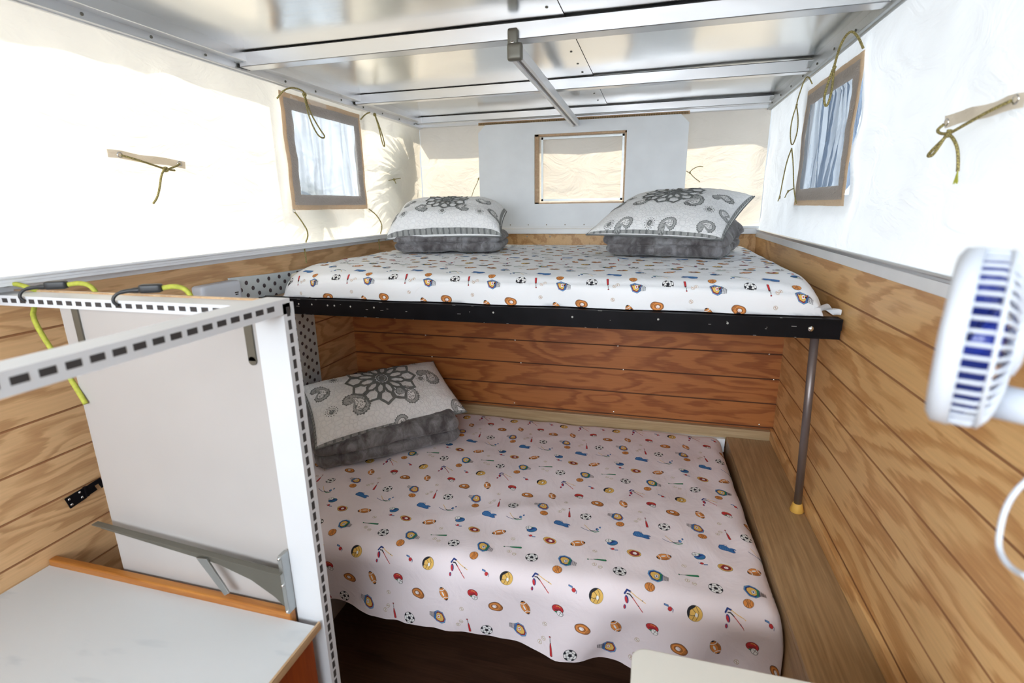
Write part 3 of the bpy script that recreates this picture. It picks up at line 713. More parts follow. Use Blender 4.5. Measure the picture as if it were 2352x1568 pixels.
make_sheet('sheet', t, 'sheet_pink_cast', -1.50, X1L + .055, -2.325, -YF + .21, low_fn, False, 0, 1.2)
t = thing('bed_base', (-.6, 1.9, -1.6), 'white box base under the lower mattress, seen below the hanging sheet', 'bed base')
mb = MB(); mb.box(XL + .004, -1.16, 1.30, YB - .005, -1.6, -1.205); mb.build('storage_box', 'panel_white', t)
mb = MB(); mb.box(XL + .004, .335, 1.26, YB - .004, -1.205, -1.182); mb.box(-1.155, .33, 1.80, 1.83, -1.6, -1.206); mb.build('slat_board', 'raw_ply', t)
t = thing('side_ledge', (.47, 1.5, -1.6), 'long brown timber ledge between the lower bed and the right wall', 'ledge')
mb = MB(); mb.prism([(.372, YB - .03, -1.053), (XR - .004, YB - .03, -1.053), (XR - .004, .40, -1.053), (.402, .40, -1.053)], (0, 0, .018)); mb.build('top', 'ledge_wood', t, bevel=.0015)
mb = MB(); mb.prism([(.372, YB - .03, -1.6), (.388, YB - .03, -1.6), (.418, .40, -1.6), (.402, .40, -1.6)], (0, 0, .546)); mb.build('side_board', 'ledge_wood', t)
mb = MB(); mb.box(XR - .016, XR - .001, .40, YB - .002, -1.034, -.985); tag(mb.build('wall_batten', 'ply_side', bevel=.002), 'thin timber batten along the foot of the right wall', 'batten')
mb = MB(); mb.box(XL + .004, .562, YB - .026, YB - .001, -1.062, -.994); tag(mb.build('back_batten', 'batten_wood', bevel=.0015), 'pale timber batten on the back wall behind the lower bed', 'batten')
mb = MB(); mb.box(.0, .366, YB - .048, YB - .029, -1.105, -1.040); tag(mb.build('channel_strip', 'white_paint', bevel=.001), 'white channel strip in the back corner between mattress and batten', 'strip')

# ------------------------------------------------------------------ upper bunk
t = thing('bunk_platform', (-.48, 1.69, -.402), 'black steel framed platform of the upper bunk', 'bunk')
mb = MB(); mb.box(-1.515, .558, 1.690, 1.694, -.402, -.341); mb.box(-1.515, .558, 1.690, 1.735, -.345, -.341); mb.box(-1.515, .558, 1.6895, 1.693, -.4025, -.400)
mb.box(-1.515, .558, 1.684, 1.690, -.374, -.340)
rnd = random.Random(3)
for i in range(34):
    x = -1.4 + 1.9 * rnd.random(); w = .003 + .014 * rnd.random() ** 2; zz = rnd.choice((-.3725, -.3415, -.4015, -.355 - .03 * rnd.random())); yy = 1.6836 if zz > -.3735 else 1.6892
    mb.box(x, x + w, yy, yy + .0005, zz, zz + .0006 + .0006 * rnd.random(), 1)
fr_ = mb.build('front_rail', ['black_steel', 'chip'], t)
mb = MB(); mb.box(-1.51, .553, 1.695, YC - .02, -.400, -.346); mb.build('deck', 'raw_ply', t)
screws('screw_hole', 'chip', fr_, [(x, 1.6838, z) for x, z in ((-1.33, -.360), (-1.27, -.360), (-1.20, -.361), (-1.17, -.361), (-1.10, -.362), (-1.00, -.362), (-.53, -.362), (-.25, -.366), (.03, -.362), (.24, -.365))], (0, -1, 0), [(0, .0036), (.0008, .003), (.0009, 0)])
mb = MB(); mb.revolve((.475, 1.6838, -.383 + .012), (0, -1, 0), [(0, .009), (.004, .008), (.006, .003), (.0065, 0)], 14); mb.build('bolt', 'chrome', fr_, True)
t = thing('upper_mattress', (-.5, 2.4, -.34), 'upper bunk mattress in white fitted sheet with a bright sports print', 'mattress')
mb = MB(); mb.rbox((-.49, 2.44, -.290), V((1, 0, 0)), V((0, 1, 0)), V((0, 0, 1)), (.955, .66, .045), .03, (20, 14, 4)); mb.build('foam_core', 'foam', t, True)
YU = 1.712; XU1 = .515; XU0 = -1.475
def up_fn(a, b):
    y = -b; r = .052; yy = y
    oy, dz = edge((YU + r) - y, r)
    if y < YU + r: yy = (YU + r) - oy
    rx = .06; xx = a; dzx = 0
    if a > XU1 - rx: ox, dzx = edge(a - (XU1 - rx), rx); xx = XU1 - rx + ox
    rl = .085
    if a < XU0 + rl: ox, dzx = edge((XU0 + rl) - a, rl); xx = XU0 + rl - ox
    # plan rounding of front corners
    f = max(0.0, min(1.0, (YU + .20 - yy) / .20))
    if xx < -1.25: xx += f * f * .05 * min(1, (-1.25 - xx) / .2)
    if xx > .25: yy += 0
    z = -.232 - dz - dzx
    z += -.016 * f * f * (1 if dz < .02 else .3) 
    tl = max(0.0, min(1.0, (a - .20) / .33)); z += -.030 * tl * tl * f
    tl2 = max(0.0, min(1.0, (-1.05 - a) / .4)); z += -.02 * tl2 * f
    z += .0035 * fbm(a * 4, b * 4, 5) + .0018 * fbm(a * 12 + b * 5, b * 12, 6)
    yy += max(0, min(1, dz / .06)) * (.005 * math.sin(a * 15) + .006 * fbm(a * 5, 3)) 
    z = max(z, -.3375)
    return V((xx, yy, z))
make_sheet('sheet', t, 'sheet_white', XU0 - .04, XU1 + .05, -3.12, -YU + .090, up_fn, True, -.126, -2.077)
mb = MB()                                      # loose tuck at the right end
def tuck(u, v):
    a = u * .105; return V((.455 + a, 1.708 + .035 * v + .012 * math.sin(u * 9 + v * 3), -.330 + .035 * (1 - v) * (.35 + .65 * math.sin(u * PI)) * (1 - .3 * u) + .006 * math.sin(u * 14 + v * 5)))
mb.grid(tuck, 24, 10); mb.build('loose_hem', 'sheet_white', t, True, fix=False)
t = thing('bunk_prop', (.53, 1.75, -1.035), 'grey tubular prop under the black bunk rail with yellow rubber foot', 'prop')
mb = MB(); mb.tube([(.500, 1.722, -.4045), (.531, 1.757, -1.012)], .0125, 16); mb.build('tube', 'tube_grey', t, True)
mb = MB(); mb.revolve((.5315, 1.758, -1.0345), (-.05, -.057, 1), [(0, .021), (.004, .0225), (.03, .0155), (.033, .014), (.033, .012)], 20); mb.build('rubber_foot', 'foot_yellow', t, True)
mb = MB()
rw = []
for x in (-1.1, -.62, -.12, .53):
    for z in (-.532, -.645, -.76, -.99 + .012): rw.append((x + .02 * math.sin(z * 40), z + .004))
screws('screw', 'chrome', bpy.data.objects['wall_back'], [(x, YB, z) for x, z in rw], (0, -1, 0), [(0, .0045), (.001, .004), (.0015, 0)])
screws('screw', 'chrome', bpy.data.objects['wall_front'], [(x, YC + .0095, -.190) for x in (-.78, -.63, -.28, .02)], (0, -1, 0), [(0, .005), (.001, .0045), (.0015, 0)])

# ================================================================== BLANKETS
def blanket(name, label, fl, fr, depth, zb, th, layers, seed, back_lift=0.0, ruffle=0.0, taper=0.0):
    fl, fr = V(fl), V(fr); ax = (fr - fl); L = ax.length; ax.normalize(); ay = V((-ax.y, ax.x, 0)); az = V((0, 0, 1))
    if ay.y < 0: ay = -ay
    c = (fl + fr) / 2 + ay * depth / 2; c.z = zb + th / 2
    t = thing(name, (c.x, c.y, zb), label, 'blanket', None)
    hh = (L / 2, depth / 2, th / 2)
    def disp(q, n):
        x, y, z = q; f = (z + hh[2]) / (2 * hh[2]); side = 1 - abs(n.z)
        g = 0
        for k in range(1, layers):
            zz = k / layers + .05 * nz(x * 4 + y * 4, k * 5, seed); g += math.exp(-((f - zz) / .035) ** 2)
        q = q - n * g * .018 * side
        lay = math.sin(f * PI * layers + .3); q = q + n * side * .007 * abs(lay)
        q = q + V((n.x * side, n.y * side, 0)) * .008 * nz(x * 5, y * 5 , f * layers + seed)
        q = q + n * (.007 * fbm(x * 9, y * 9, z * 9 + seed) + .003 * fbm(x * 30, y * 30, z * 22 + seed, 2))
        if taper: q.x *= 1 - taper * (1 - f) * (q.x < 0) * .12
        if ruffle and x > hh[0] * .3 and y > -hh[1] * .6:
            w = (x / hh[0]) * min(1, (y / hh[1] + .6)); q = q + n * side * ruffle * math.sin(y * 62 + 5 * z / hh[2] + 2 * nz(y * 8, z * 10)) * w
        q.z += back_lift * (y / hh[1] + 1) / 2 * f
        if q.z < -hh[2] + .0: q.z = -hh[2]
        return q
    mb = MB(); mb.rbox(c, ax, ay, az, hh, min(.04, th * .38), (int(L / .009), int(depth / .011), max(14, int(th / .006))), disp)
    mb.build('folded_fleece', 'fleece', t, True)
    lb = MB(); return t
blanket('fleece_blanket', 'folded dark grey fleece blanket under the left pillow on the upper bunk', (-1.285, 2.40, 0), (-.742, 2.505, 0), .44, -.226, .100, 2, 1)
b2 = blanket('fleece_blanket', 'folded dark grey fleece blanket with bunched end under the right pillow on the upper bunk', (-.235, 2.415, 0), (.295, 2.292, 0), .50, -.226, .092, 2, 5, .06, .014, 1)
blanket('fleece_blanket', 'folded dark grey fleece blanket under the pillow on the lower bed', (-1.250, 1.572, 0), (-.788, 1.972, 0), .42, -1.029, .125, 2, 9, .07)

# ================================================================== PILLOWS
def paisley(s=1.0):
    def tear(k, n=34):
        P = []
        for i in range(n):
            a = 2 * PI * i / n; x = 30 * k * math.cos(a); y = 38 * k * math.sin(a)
            P.append((x, y))
        return P
    body = [(0, -42), (20, -38), (33, -24), (37, -4), (32, 16), (20, 32), (2, 44), (-18, 48), (-32, 40), (-38, 27), (-32, 16), (-20, 15), (-17, 24), (-24, 28), (-18, 32), (-8, 24), (-8, 10), (-18, -2), (-24, -18), (-18, -34)]
    out = []
    sh = [('gr', body, 0), ('lg', [(x * .93 - .3, y * .94) for x, y in body], 1)]
    inner = [(0, -30), (13, -27), (23, -16), (25, -2), (20, 12), (10, 23), (-3, 32), (-3, 14), (-11, -2), (-16, -16), (-11, -26)]
    sh += [('gr', inner, 2), ('wht', [(x * .86 + 1, y * .88) for x, y in inner], 3)]
    N = 22
    for i in range(len(body)):
        a, b = body[i], body[(i + 1) % len(body)]
        for f in (.0, .5):
            p = (a[0] + (b[0] - a[0]) * f, a[1] + (b[1] - a[1]) * f)
            sh += sk('gr', [(p[0] * .95, p[1] * .95), (p[0] * .76 + .5, p[1] * .78)], 1.0, 2)
            if i < 12 or i > 17: sh.append(('gr', ell(p[0] * .985, p[1] * .985, 3.2, 3.2, 0, 8), 0))
    sh += sk('gr', [(3, -24), (5, -8), (4, 8), (0, 22)], 1.6, 4)
    for (x, y, r) in ((-4, -14, 4.2), (12, -14, 4.2), (-1, -1, 3), (12, 1, 3.4), (4, 13, 3), (-3, -22, 2.6), (11, -22, 2.4)): sh.append(('gr', ell(x, y, r, r * .7, x), 4)); sh.append(('wht', ell(x, y, r * .45, r * .3, x), 5))
    return [(k, [(x * s, y * s) for x, y in p], L) for k, p, L in sh]
def sunburst():
    s = [('gr', ell(0, 0, 15, 15, 0, 24), 0), ('wht', ell(0, 0, 13.6, 13.6, 0, 24), 1), ('gr', ell(0, 0, 10.5, 10.5, 0, 20), 2), ('lg', ell(0, 0, 6.5, 6.5), 3), ('gr', ell(0, 0, 5, 5), 4), ('wht', ell(0, 0, 1.8, 1.8, 0, 8), 5)]
    for i in range(14):
        a = 2 * PI * i / 14; s.append(('gr', ell(20 * math.cos(a), 20 * math.sin(a), 2.2, 1.8, 0, 8), 0))
    return s
def mandala():
    s = []
    for i in range(12):
        a = 2 * PI * i / 12; c, d = math.cos(a), math.sin(a)
        def loc(r, w): return (r * c - w * d, r * d + w * c)
        s += sk('gr', [loc(26, 0), loc(45, 13), loc(72, 12), loc(86, 0), loc(72, -12), loc(45, -13), loc(26, 0)], 9, 6)
        b = a + PI / 12; c2, d2 = math.cos(b), math.sin(b)
        def lo2(r, w): return (r * c2 - w * d2, r * d2 + w * c2)
        s += sk('gr', [lo2(80, -18), lo2(106, -24), lo2(126, 0), lo2(106, 24), lo2(80, 18)], 9, 6)
    s += sk('gr', arc(0, 0, 17, 0, 360, 20), 5, 6) + [('gr', ell(0, 0, 12, 12), 6)] + sk('gr', arc(0, 0, 30, 0, 360, 26), 10, 6)
    return s
def pillow(label, C, T, B, motifs, seed, mscale=1.0, sag=0.0, front_drop=0.0, pw=2.8):
    """C: seam corners fl, fr, br, bl; T bulge above the seam, B below"""
    fl, fr, br, bl = [V(c) for c in C]
    LU = ((fr - fl).length + (br - bl).length) / 2; LV = ((bl - fl).length + (br - fr).length) / 2
    N = (fr - fl).cross(bl - fl).normalized()
    ctr = (fl + fr + br + bl) / 4
    t = thing('quilted_pillow', (ctr.x, ctr.y, min(c.z for c in (fl, fr, br, bl)) - B * .5), label, 'pillow', None)
    def P(u, v, side):
        us = (u + 1) / 2; vs = (v + 1) / 2
        pin = .045
        uu = us + (0.5 - us) * pin * (1 - v * v) * 0; 
        uu = .5 + (us - .5) * (1 - pin * (1 - v * v)); vv = .5 + (vs - .5) * (1 - pin * 1.4 * (1 - u * u))
        p = fl * (1 - uu) * (1 - vv) + fr * uu * (1 - vv) + br * uu * vv + bl * (1 - uu) * vv
        e = max(0.0, (1 - abs(u) ** pw)) ** .5 * max(0.0, (1 - abs(v) ** (pw * .85))) ** .5
        h = (T if side > 0 else -B) * e
        wr = .006 * fbm(u * 3, v * 3, seed) * e + .0022 * fbm(u * 14 * LU / .5, v * 14 * LV / .5, seed + 3) * min(1, e * 2)
        p = p + N * (h + side * wr)
        p.z -= sag * (u * u) * (1 if side > 0 else .7) 
        p.z -= front_drop * max(0, -v) ** 3
        return p
    nu, nv = 70, 52
    mb = MB()
    mb.grid(lambda a, b: P(2 * a - 1, 2 * b - 1, 1), nu, nv)
    def surf(x, y):
        u = max(-.999, min(.999, 2 * x / LU)); v = max(-.999, min(.999, 2 * y / LV)); e = .01
        p = P(u, v, 1); n = (P(min(1, u + e), v, 1) - P(max(-1, u - e), v, 1)).cross(P(u, min(1, v + e), 1) - P(u, max(-1, v - e), 1)); n.normalize(); return p, n
    for sh, x, y, rot, s in motifs:
        stamp(mb, surf, [(k, p, L) for k, p, L in xf(sh, x, y, rot, s * .001 * mscale)], .0011, .0003, .009)
    for (x0, y0, x1, y1) in ((-LU / 2, -LV / 2, LU / 2, -LV / 2), (LU / 2, -LV / 2, LU / 2, LV / 2), (-LU / 2, -LV / 2, -LU / 2, LV / 2)):
        n = 60
        for i in range(n):          # stitched grey border
            a, b = i / n, (i + 1) / n
            pa = (x0 + (x1 - x0) * a, y0 + (y1 - y0) * a); pb = (x0 + (x1 - x0) * b, y0 + (y1 - y0) * b)
            w = .0065
            ix, iy = (0, w) if y0 == y1 else ((-w, 0) if x0 > 0 else (w, 0))
            stamp(mb, surf, [('bd' if i % 3 else 'gr', [(pa[0] * .997, pa[1] * .997), (pb[0] * .997, pb[1] * .997), (pb[0] + ix, pb[1] + iy), (pa[0] + ix, pa[1] + iy)], 0)], .0008)
            if i % 4 == 1: stamp(mb, surf, [('lg', ell(pa[0] + ix * .5, pa[1] + iy * .5, .0018, .0018, 0, 6), 2)], .0008)
    qc = mb.build('quilted_cover', ['quilt'] + ['print_' + k for k in PK], t, True, fix=False)
    mb = MB(); mb.grid(lambda a, b: P(2 * a - 1, 2 * b - 1, -1), 50, 40); mb.build('backing', 'print_lg', t, True, fix=False)
    mb = MB(); per = [(-1 + 2 * i / 40, -1) for i in range(40)] + [(1, -1 + 2 * i / 30) for i in range(30)] + [(1 - 2 * i / 40, 1) for i in range(40)] + [(-1, 1 - 2 * i / 30) for i in range(31)]
    mb.tube([P(u, v, 1) for u, v in per], .0032, 8, cap=False); mb.build('piping', 'print_gr', qc, True)
    return t
pa, sb, ma = paisley(), sunburst(), mandala()
pillow('quilted white pillow with grey mandala on the left blanket of the upper bunk',
       ((-1.325, 2.400, -.155), (-.728, 2.485, -.143), (-.790, 2.80, -.025), (-1.375, 2.73, -.025)), .118, .03,
       [(ma, .0, .04, 15, 1.0), (pa, -.12, -.065, 185, 1.0), (pa, .10, -.065, 185, 1.0), (sb, -.21, -.105, 0, 1.05), (sb, 0, -.105, 0, 1.05), (sb, .195, -.105, 0, 1.05), (pa, -.272, -.085, 165, .85), (pa, .268, -.07, 200, .9), (pa, -.21, .03, 120, .9), (pa, .20, .03, 250, .9)], 2, .95, .004, pw=5.0)
pillow('quilted white pillow with grey mandala tilted on the right blanket of the upper bunk',
       ((-.300, 2.405, -.133), (.275, 2.285, -.148), (.452, 2.72, .028), (-.115, 2.84, .020)), .100, .035,
       [(ma, -.01, .045, 5, 1.1), (pa, -.12, -.055, 320, 1.05), (pa, .12, -.065, 330, 1.15), (sb, .20, -.11, 0, 1.1), (sb, -.20, .01, 0, 1.1), (pa, -.245, -.05, 300, .9), (pa, .225, .03, 80, 1.0),
        (sb, -.20, -.222, 0, 1), (pa, -.13, -.222, 90, .8), (sb, -.02, -.222, 0, 1), (pa, .06, -.222, 90, .8), (pa, .22, -.215, 80, .8), (pa, .265, -.1, 180, .7)], 4, 1.0)
pillow('quilted white pillow with grey mandala on the lower bed',
       ((-1.240, 1.563, -.915), (-.795, 2.080, -.925), (-1.040, 2.275, -.755), (-1.475, 1.805, -.760)), .085, .03,
       [(ma, .0, .055, 8, 1.28), (pa, -.145, -.065, 15, 1.35), (pa, .085, -.075, 15, 1.2), (pa, .23, .02, 15, 1.25), (sb, -.255, -.06, 0, 1.25), (pa, -.275, .06, 350, 1.05), (sb, -.20, .13, 0, 1.1), (sb, .18, .01, 0, 1.1), (sb, .2, .15, 0, 1), (pa, .02, -.185, 90, .8), (pa, .30, -.15, 90, .8)], 6, 1.0)

# ================================================================== LEFT: divider, counter
xc, yp = -.691, .829
t = thing('divider_frame', (xc, yp, -1.6), 'white slotted frame divider with large white panel between counter and beds', 'divider')
def slotted(name, mat, box, axis, face, n0, n1, pitch, start, zc_, sl, sh):
    pass
mb = MB()
# near bar, runs along y towards the viewer
mb.box(xc - .052, xc, -.10, yp + .02, -.200, -.170); 
i = -12
y = .3855 - 15 * .0292
while y < yp - .02:
    mb.box(xc - .001, xc + .0006, y - .0095, y + .0095, -.1885, -.1785, 1); y += .0292
mb.build('near_bar', ['frame_white', 'slot_dark'], t)
mb = MB(); mb.box(XL + .01, xc - .03, yp - .001, yp + .056, -.210, -.186); farb = mb
mb = MB(); mb.box(XL + .01, xc - .062, yp + .056, yp + .064, -.205, -.182); mb.build('far_bar_edging', 'raw_ply', t)
mb = farb; x = -1.4605
while x < -.80:
    mb.box(x - .0085, x + .0085, yp - .0016, yp, -.2025, -.1925, 1); x += .02895
mb.build('far_bar', ['frame_white', 'slot_dark'], t)
mb = MB(); mb.box(xc - .070, xc, yp - .002, yp + .030, -1.6, -.179); z = -.196
while z > -1.58:
    mb.box(xc - .0005, xc + .0007, yp + .008, yp + .017, z - .0095, z + .0095, 1); z -= .0272
mb.build('corner_post', ['frame_white', 'slot_dark'], t)
mb = MB(); mb.box(-1.302, xc - .068, yp + .006, yp + .022, -1.6, -.205); mb.build('panel', 'panel_white', t, bevel=.001)
mb = MB(); mb.box(-.795, -.776, yp + .002, yp + .006, -.302, -.215); mb.tube([(-.7855, yp + .002, -.302), (-.7855, yp + .006, -.302)], .0095, 14); mb.build('metal_strap', 'steel_dull', t)
mb = MB(); mb.box(-1.262, -1.244, yp + .002, yp + .006, -.300, -.205); mb.build('metal_strap', 'steel_dull', t)
t = thing('folding_bracket', (-.78, yp - .02, -.91), 'tapered grey steel bracket blade in front of the white divider panel', 'bracket')
mb = MB(); yb_ = yp - .022
mb.prism([(-1.312, yb_, -.752), (-.765, yb_, -.790), (-.762, yb_, -.900), (-.80, yb_, -.866), (-.86, yb_, -.832), (-.95, yb_, -.806), (-1.302, yb_, -.770)], (0, .0035, 0))
mb.prism([(-1.312, yb_, -.752), (-.765, yb_, -.790), (-.765, yb_, -.793), (-1.312, yb_, -.755)], (0, -.012, 0))
mb.build('blade', 'steel_dull', t, bevel=.0006)
mb = MB(); mb.box(-.772, -.7615, yp - .026, yp - .002, -.902, -.748); hp = mb.build('hinge_plate', 'galv', t, bevel=.001)
mb = MB(); mb.prism([(-1.005, yb_ - .006, -.795), (-.975, yb_ - .006, -.792), (-.925, yb_ - .006, -.878), (-.940, yb_ - .006, -.888)], (0, .005, 0)); mb.build('stay_arm', 'galv', t, bevel=.0008)
screws('screw', 'chrome', hp, [(p[0], yp - .026, p[1]) for p in ((-.768, -.755), (-.768, -.825), (-.766, -.895))], (0, -1, 0), [(0, .004), (.003, .003), (.0035, 0)])
t = thing('counter_unit', (-1.1, .4, -1.6), 'white topped low counter with wooden back lip and red-brown end', 'counter')
mb = MB(); mb.box(XL + .003, xc - .008, -.25, yp - .024, -.940, -.921); mb.build('worktop', 'white_lam', t)
mb = MB(); mb.box(XL + .003, xc - .072, yp - .024, yp - .003, -.945, -.903); mb.build('back_lip', 'lip_wood', t, bevel=.004)
mb = MB(); mb.box(xc - .008, xc - .003, -.25, yp - .010, -.941, -.9215); mb.build('edge_strip', 'raw_ply', t)
mb = MB(); mb.box(XL + .004, xc - .014, -.24, yp - .03, -1.6, -.941); mb.build('carcass', 'door_wood', t)
# latch on left wall
t = thing('latch_plate', (XL, .92, -.79), 'black metal hook latch plate with four screws on the left wall', 'latch')
mb = MB(); X = XL + .004
mb.prism([(X, .876, -.762), (X, .930, -.756), (X, .930, -.790), (X, .884, -.797)], (.003, 0, 0))
mb.prism([(X + .006, .930, -.754), (X + .006, .972, -.748), (X + .006, .978, -.779), (X + .006, .969, -.781), (X + .006, .963, -.763), (X + .006, .952, -.764), (X + .006, .957, -.779), (X + .006, .932, -.783)], (.003, 0, 0))
mb.box(X, X + .009, .926, .934, -.785, -.754)
pl_ = mb.build('plate', 'black_steel', t, bevel=.0008)
screws('screw', 'chrome', pl_, [(X + .003, y, z) for y, z in ((.886, -.769), (.889, -.787), (.915, -.764), (.918, -.781))], (1, 0, 0), [(0, .0045), (.0018, .0035), (.0022, 0)])
# electrical box and polka dot paper
t = thing('switch_box', (XL + .03, 1.49, -.34), 'white plastic electrical box on the left wall beside the dotted paper', 'electrical box')
mb = MB(); mb.rbox((XL + .026, 1.480, -.292), V((1, 0, 0)), V((0, 1, 0)), V((0, 0, 1)), (.026, .088, .040), .010, (8, 14, 8)); cs_ = mb.build('case', 'white_plastic', t, True)
mb = MB(); mb.box(XL + .0515, XL + .0525, 1.530, 1.548, -.297, -.293); mb.box(XL + .0515, XL + .0525, 1.532, 1.546, -.304, -.300); mb.build('markings', 'slot_dark', cs_)
mb = MB(); mb.revolve((XL + .02, 1.568, -.262), (0, 1, 0), [(0, .008), (.012, .007), (.014, .0)], 12); mb.build('cable_plug', 'chrome', t, True)
t = thing('dotted_panel', (XL + .01, 1.8, -1.1), 'white contact-papered panel with dark polka dots on the left wall', 'wallpaper panel')
mb = MB()
seg = [(1.560, 1.862, XL + .012, -.250), (1.862, 2.005, XL + .005, -.262)]
mb.prism([(XL + .0, 1.560, -1.15), (XL + .0, 1.93, -1.15), (XL + .0, 1.93, -.262), (XL + .0, 1.75, -.256), (XL + .0, 1.560, -.246)], (.010, 0, 0))
mb.prism([(XL + .0, 1.930, -1.15), (XL + .0, 2.03, -1.15), (XL + .0, 2.03, -.262), (XL + .0, 1.930, -.262)], (.005, 0, 0))
j = 0; z = -.275
while z > -1.12:
    y = 1.575 + (.031 if j % 2 else 0)
    while y < 2.02:
        if not (1.92 < y < 1.94):
            xx = XL + (.0103 if y < 1.93 else .0053)
            mb.revolve((xx, y, z), (1, 0, 0), [(0, .0085), (.0003, .0085), (.0004, 0)], 14, 1)
        y += .062
    z -= .0245; j += 1
mb.build('paper_sheet', ['paper', 'paper_dot'], t, fix=False)

# bungee cords over the far bar
def bungee(x0, label, tail):
    t = thing('bungee_cord', (x0, yp, -.20), label, 'bungee cord', 'bungee cords hooked over the far bar')
    zt = -.186
    mb = MB(); pts = [(x0 - .026, yp - .004, -.197), (x0 - .031, yp - .010, -.186), (x0 - .026, yp - .004, -.172), (x0 - .010, yp + .006, -.166), (x0 + .016, yp + .020, -.165)]
    mb.tube(pts, [.0035, .0035, .0035, .0045, .006], 10, sm=2); hk = mb.build('hook', 'black_plastic', t, True)
    mb = MB(); mb.rbox((x0 + .034, yp + .030, -.1625), V((.86, .5, 0)), V((-.5, .86, 0)), V((0, 0, 1)), (.022, .010, .0095), .005, (8, 6, 6)); mb.build('hook_socket', 'black_plastic', hk, True)
    mb = MB(); mb.tube([(x0 + .053, yp + .042, -.163), (x0 + .072, yp + .055, -.160), (x0 + .092, yp + .066, -.168), (x0 + .10, yp + .072, -.20), (x0 + .10, yp + .074, -.30)] + tail, .0055, 10, sm=2); mb.build('elastic', 'bungee', t, True)
bungee(-1.365, 'black hooked bungee cord on the far white bar, second from left', [])
bungee(-1.085, 'black hooked bungee cord on the far white bar, nearest the corner post', [])
t = thing('bungee_cord', (-1.50, yp, -.2), 'bungee cord at the left picture edge with its yellow elastic running down the panel', 'bungee cord', 'bungee cords hooked over the far bar')
mb = MB(); mb.rbox((-1.498, yp + .018, -.160), V((.86, .5, 0)), V((-.5, .86, 0)), V((0, 0, 1)), (.026, .011, .010), .005, (8, 6, 6)); mb.build('hook_socket', 'black_plastic', t, True)
mb = MB(); mb.tube([(-1.476, yp + .03, -.163), (-1.462, yp + .036, -.166), (-1.448, yp + .045, -.174), (-1.446, yp + .068, -.19), (-1.435, yp + .040, -.215), (-1.41, yp + .012, -.245), (-1.33, yp + .004, -.36), (-1.28, yp - .002, -.44)], .0055, 10, sm=2); mb.build('elastic', 'bungee', t, True)

# ================================================================== ropes, straps
def cord(label, pts, r=.0028, knot=None, sm=2, strap=None, eyes=(), frays=()):
    p0 = pts[0][0] if isinstance(pts[0][0], (tuple, list)) else pts[0]
    lines = pts if isinstance(pts[0][0], (tuple, list)) else [pts]
    t = thing('tie_cord', lines[0][0], label, 'cord')
    mb = MB()
    for L in lines: mb.tube(L, r, 8, sm=sm)
    rp = mb.build('rope', 'rope', t, True)
    if knot:
        for k in knot:
            mb = MB()
            for a in range(3):
                P = [V(k) + V((math.sin(b + a) * r * .9, math.cos(b) * r * 2.0, math.sin(b) * r * 1.8)) for b in [2 * PI * i / 12 + a for i in range(13)]]
                mb.tube(P, r * .95, 6, cap=False)
            mb.build('knot', 'rope', t, True)
    if eyes:
        for e in eyes:
            mb = MB(); mb.tube([V(e[:3]) + V((0, .007 * math.cos(b), .007 * math.sin(b))) for b in [2 * PI * i / 16 for i in range(17)]], .0018, 6, cap=False)
            mb.build('eyelet', 'chrome', t, True)
    return t
xl = CL + .012; xr = CR - .012
def strap(side, y0, y1, z0, z1, h, label):
    x = CL + .006 if side == 'l' else CR - .006; s_ = 1 if side == 'l' else -1
    mb = MB(); n = 24
    mb.grid(lambda u, v: V((x + s_ * .003 * math.sin(u * 14) * v, y0 + (y1 - y0) * u, z0 + (z1 - z0) * u + h * (v - .5) + .0015 * math.sin(u * 11))), n, 4)
    mb.grid(lambda u, v: V((x + s_ * (.0012 + .003 * math.sin(u * 14) * v), y0 + (y1 - y0) * u, z0 + (z1 - z0) * u + h * (v - .5) + .0015 * math.sin(u * 11))), n, 4)
    tag(mb.build('eyelet_strap', 'patch', smooth_=True, fix=False), label, 'strap')
strap('l', 1.155, 1.402, .157, .143, .022, 'beige eyelet strap sewn on the left canvas wall with a knotted cord')
cord('olive cord knotted through the eyelet strap on the left canvas wall', [[(xl, 1.19, .154), (xl + .01, 1.23, .144), (xl + .012, 1.295, .128), (xl + .01, 1.315, .124)], [(xl, 1.378, .144), (xl + .01, 1.355, .135), (xl + .012, 1.32, .124), (xl + .012, 1.335, .122), (xl + .012, 1.345, .122)], [(xl + .012, 1.308, .122), (xl + .012, 1.294, .105), (xl + .012, 1.282, .07), (xl + .012, 1.268, .04), (xl + .010, 1.252, .022)]],
     .0030, [(xl + .013, 1.312, .123)], eyes=((xl - .002, 1.187, .155), (xl - .002, 1.38, .145)))
strap('r', 1.085, 1.325, .155, .156, .024, 'beige eyelet strap on the right canvas wall with a bow of cord')
cord('olive cord tied in a bow on the right canvas wall with frayed end', [[(xr, 1.11, .158), (xr - .01, 1.15, .148), (xr - .012, 1.24, .130), (xr - .012, 1.262, .126)], [(xr, 1.318, .150), (xr - .008, 1.325, .140), (xr - .012, 1.30, .130), (xr - .012, 1.266, .126)],
     [(xr - .012, 1.264, .126), (xr - .015, 1.285, .112), (xr - .018, 1.312, .096), (xr - .018, 1.320, .088), (xr - .018, 1.300, .088), (xr - .018, 1.284, .100), (xr - .015, 1.266, .124)],
     [(xr - .014, 1.262, .126), (xr - .014, 1.235, .112), (xr - .014, 1.215, .092), (xr - .014, 1.205, .070), (xr - .014, 1.20, .052)]],
     .0030, [(xr - .014, 1.262, .126)], eyes=((xr + .004, 1.105, .159), (xr + .004, 1.318, .153)))
mb = MB()
for i in range(14):
    a = random.uniform(-.5, .5); mb.tube([(xr - .014, 1.20, .054), (xr - .014 + .003 * a, 1.20 + .012 * a, .045), (xr - .014, 1.20 + .016 * a, .034 + random.uniform(-.006, .004))], .0008, 4)
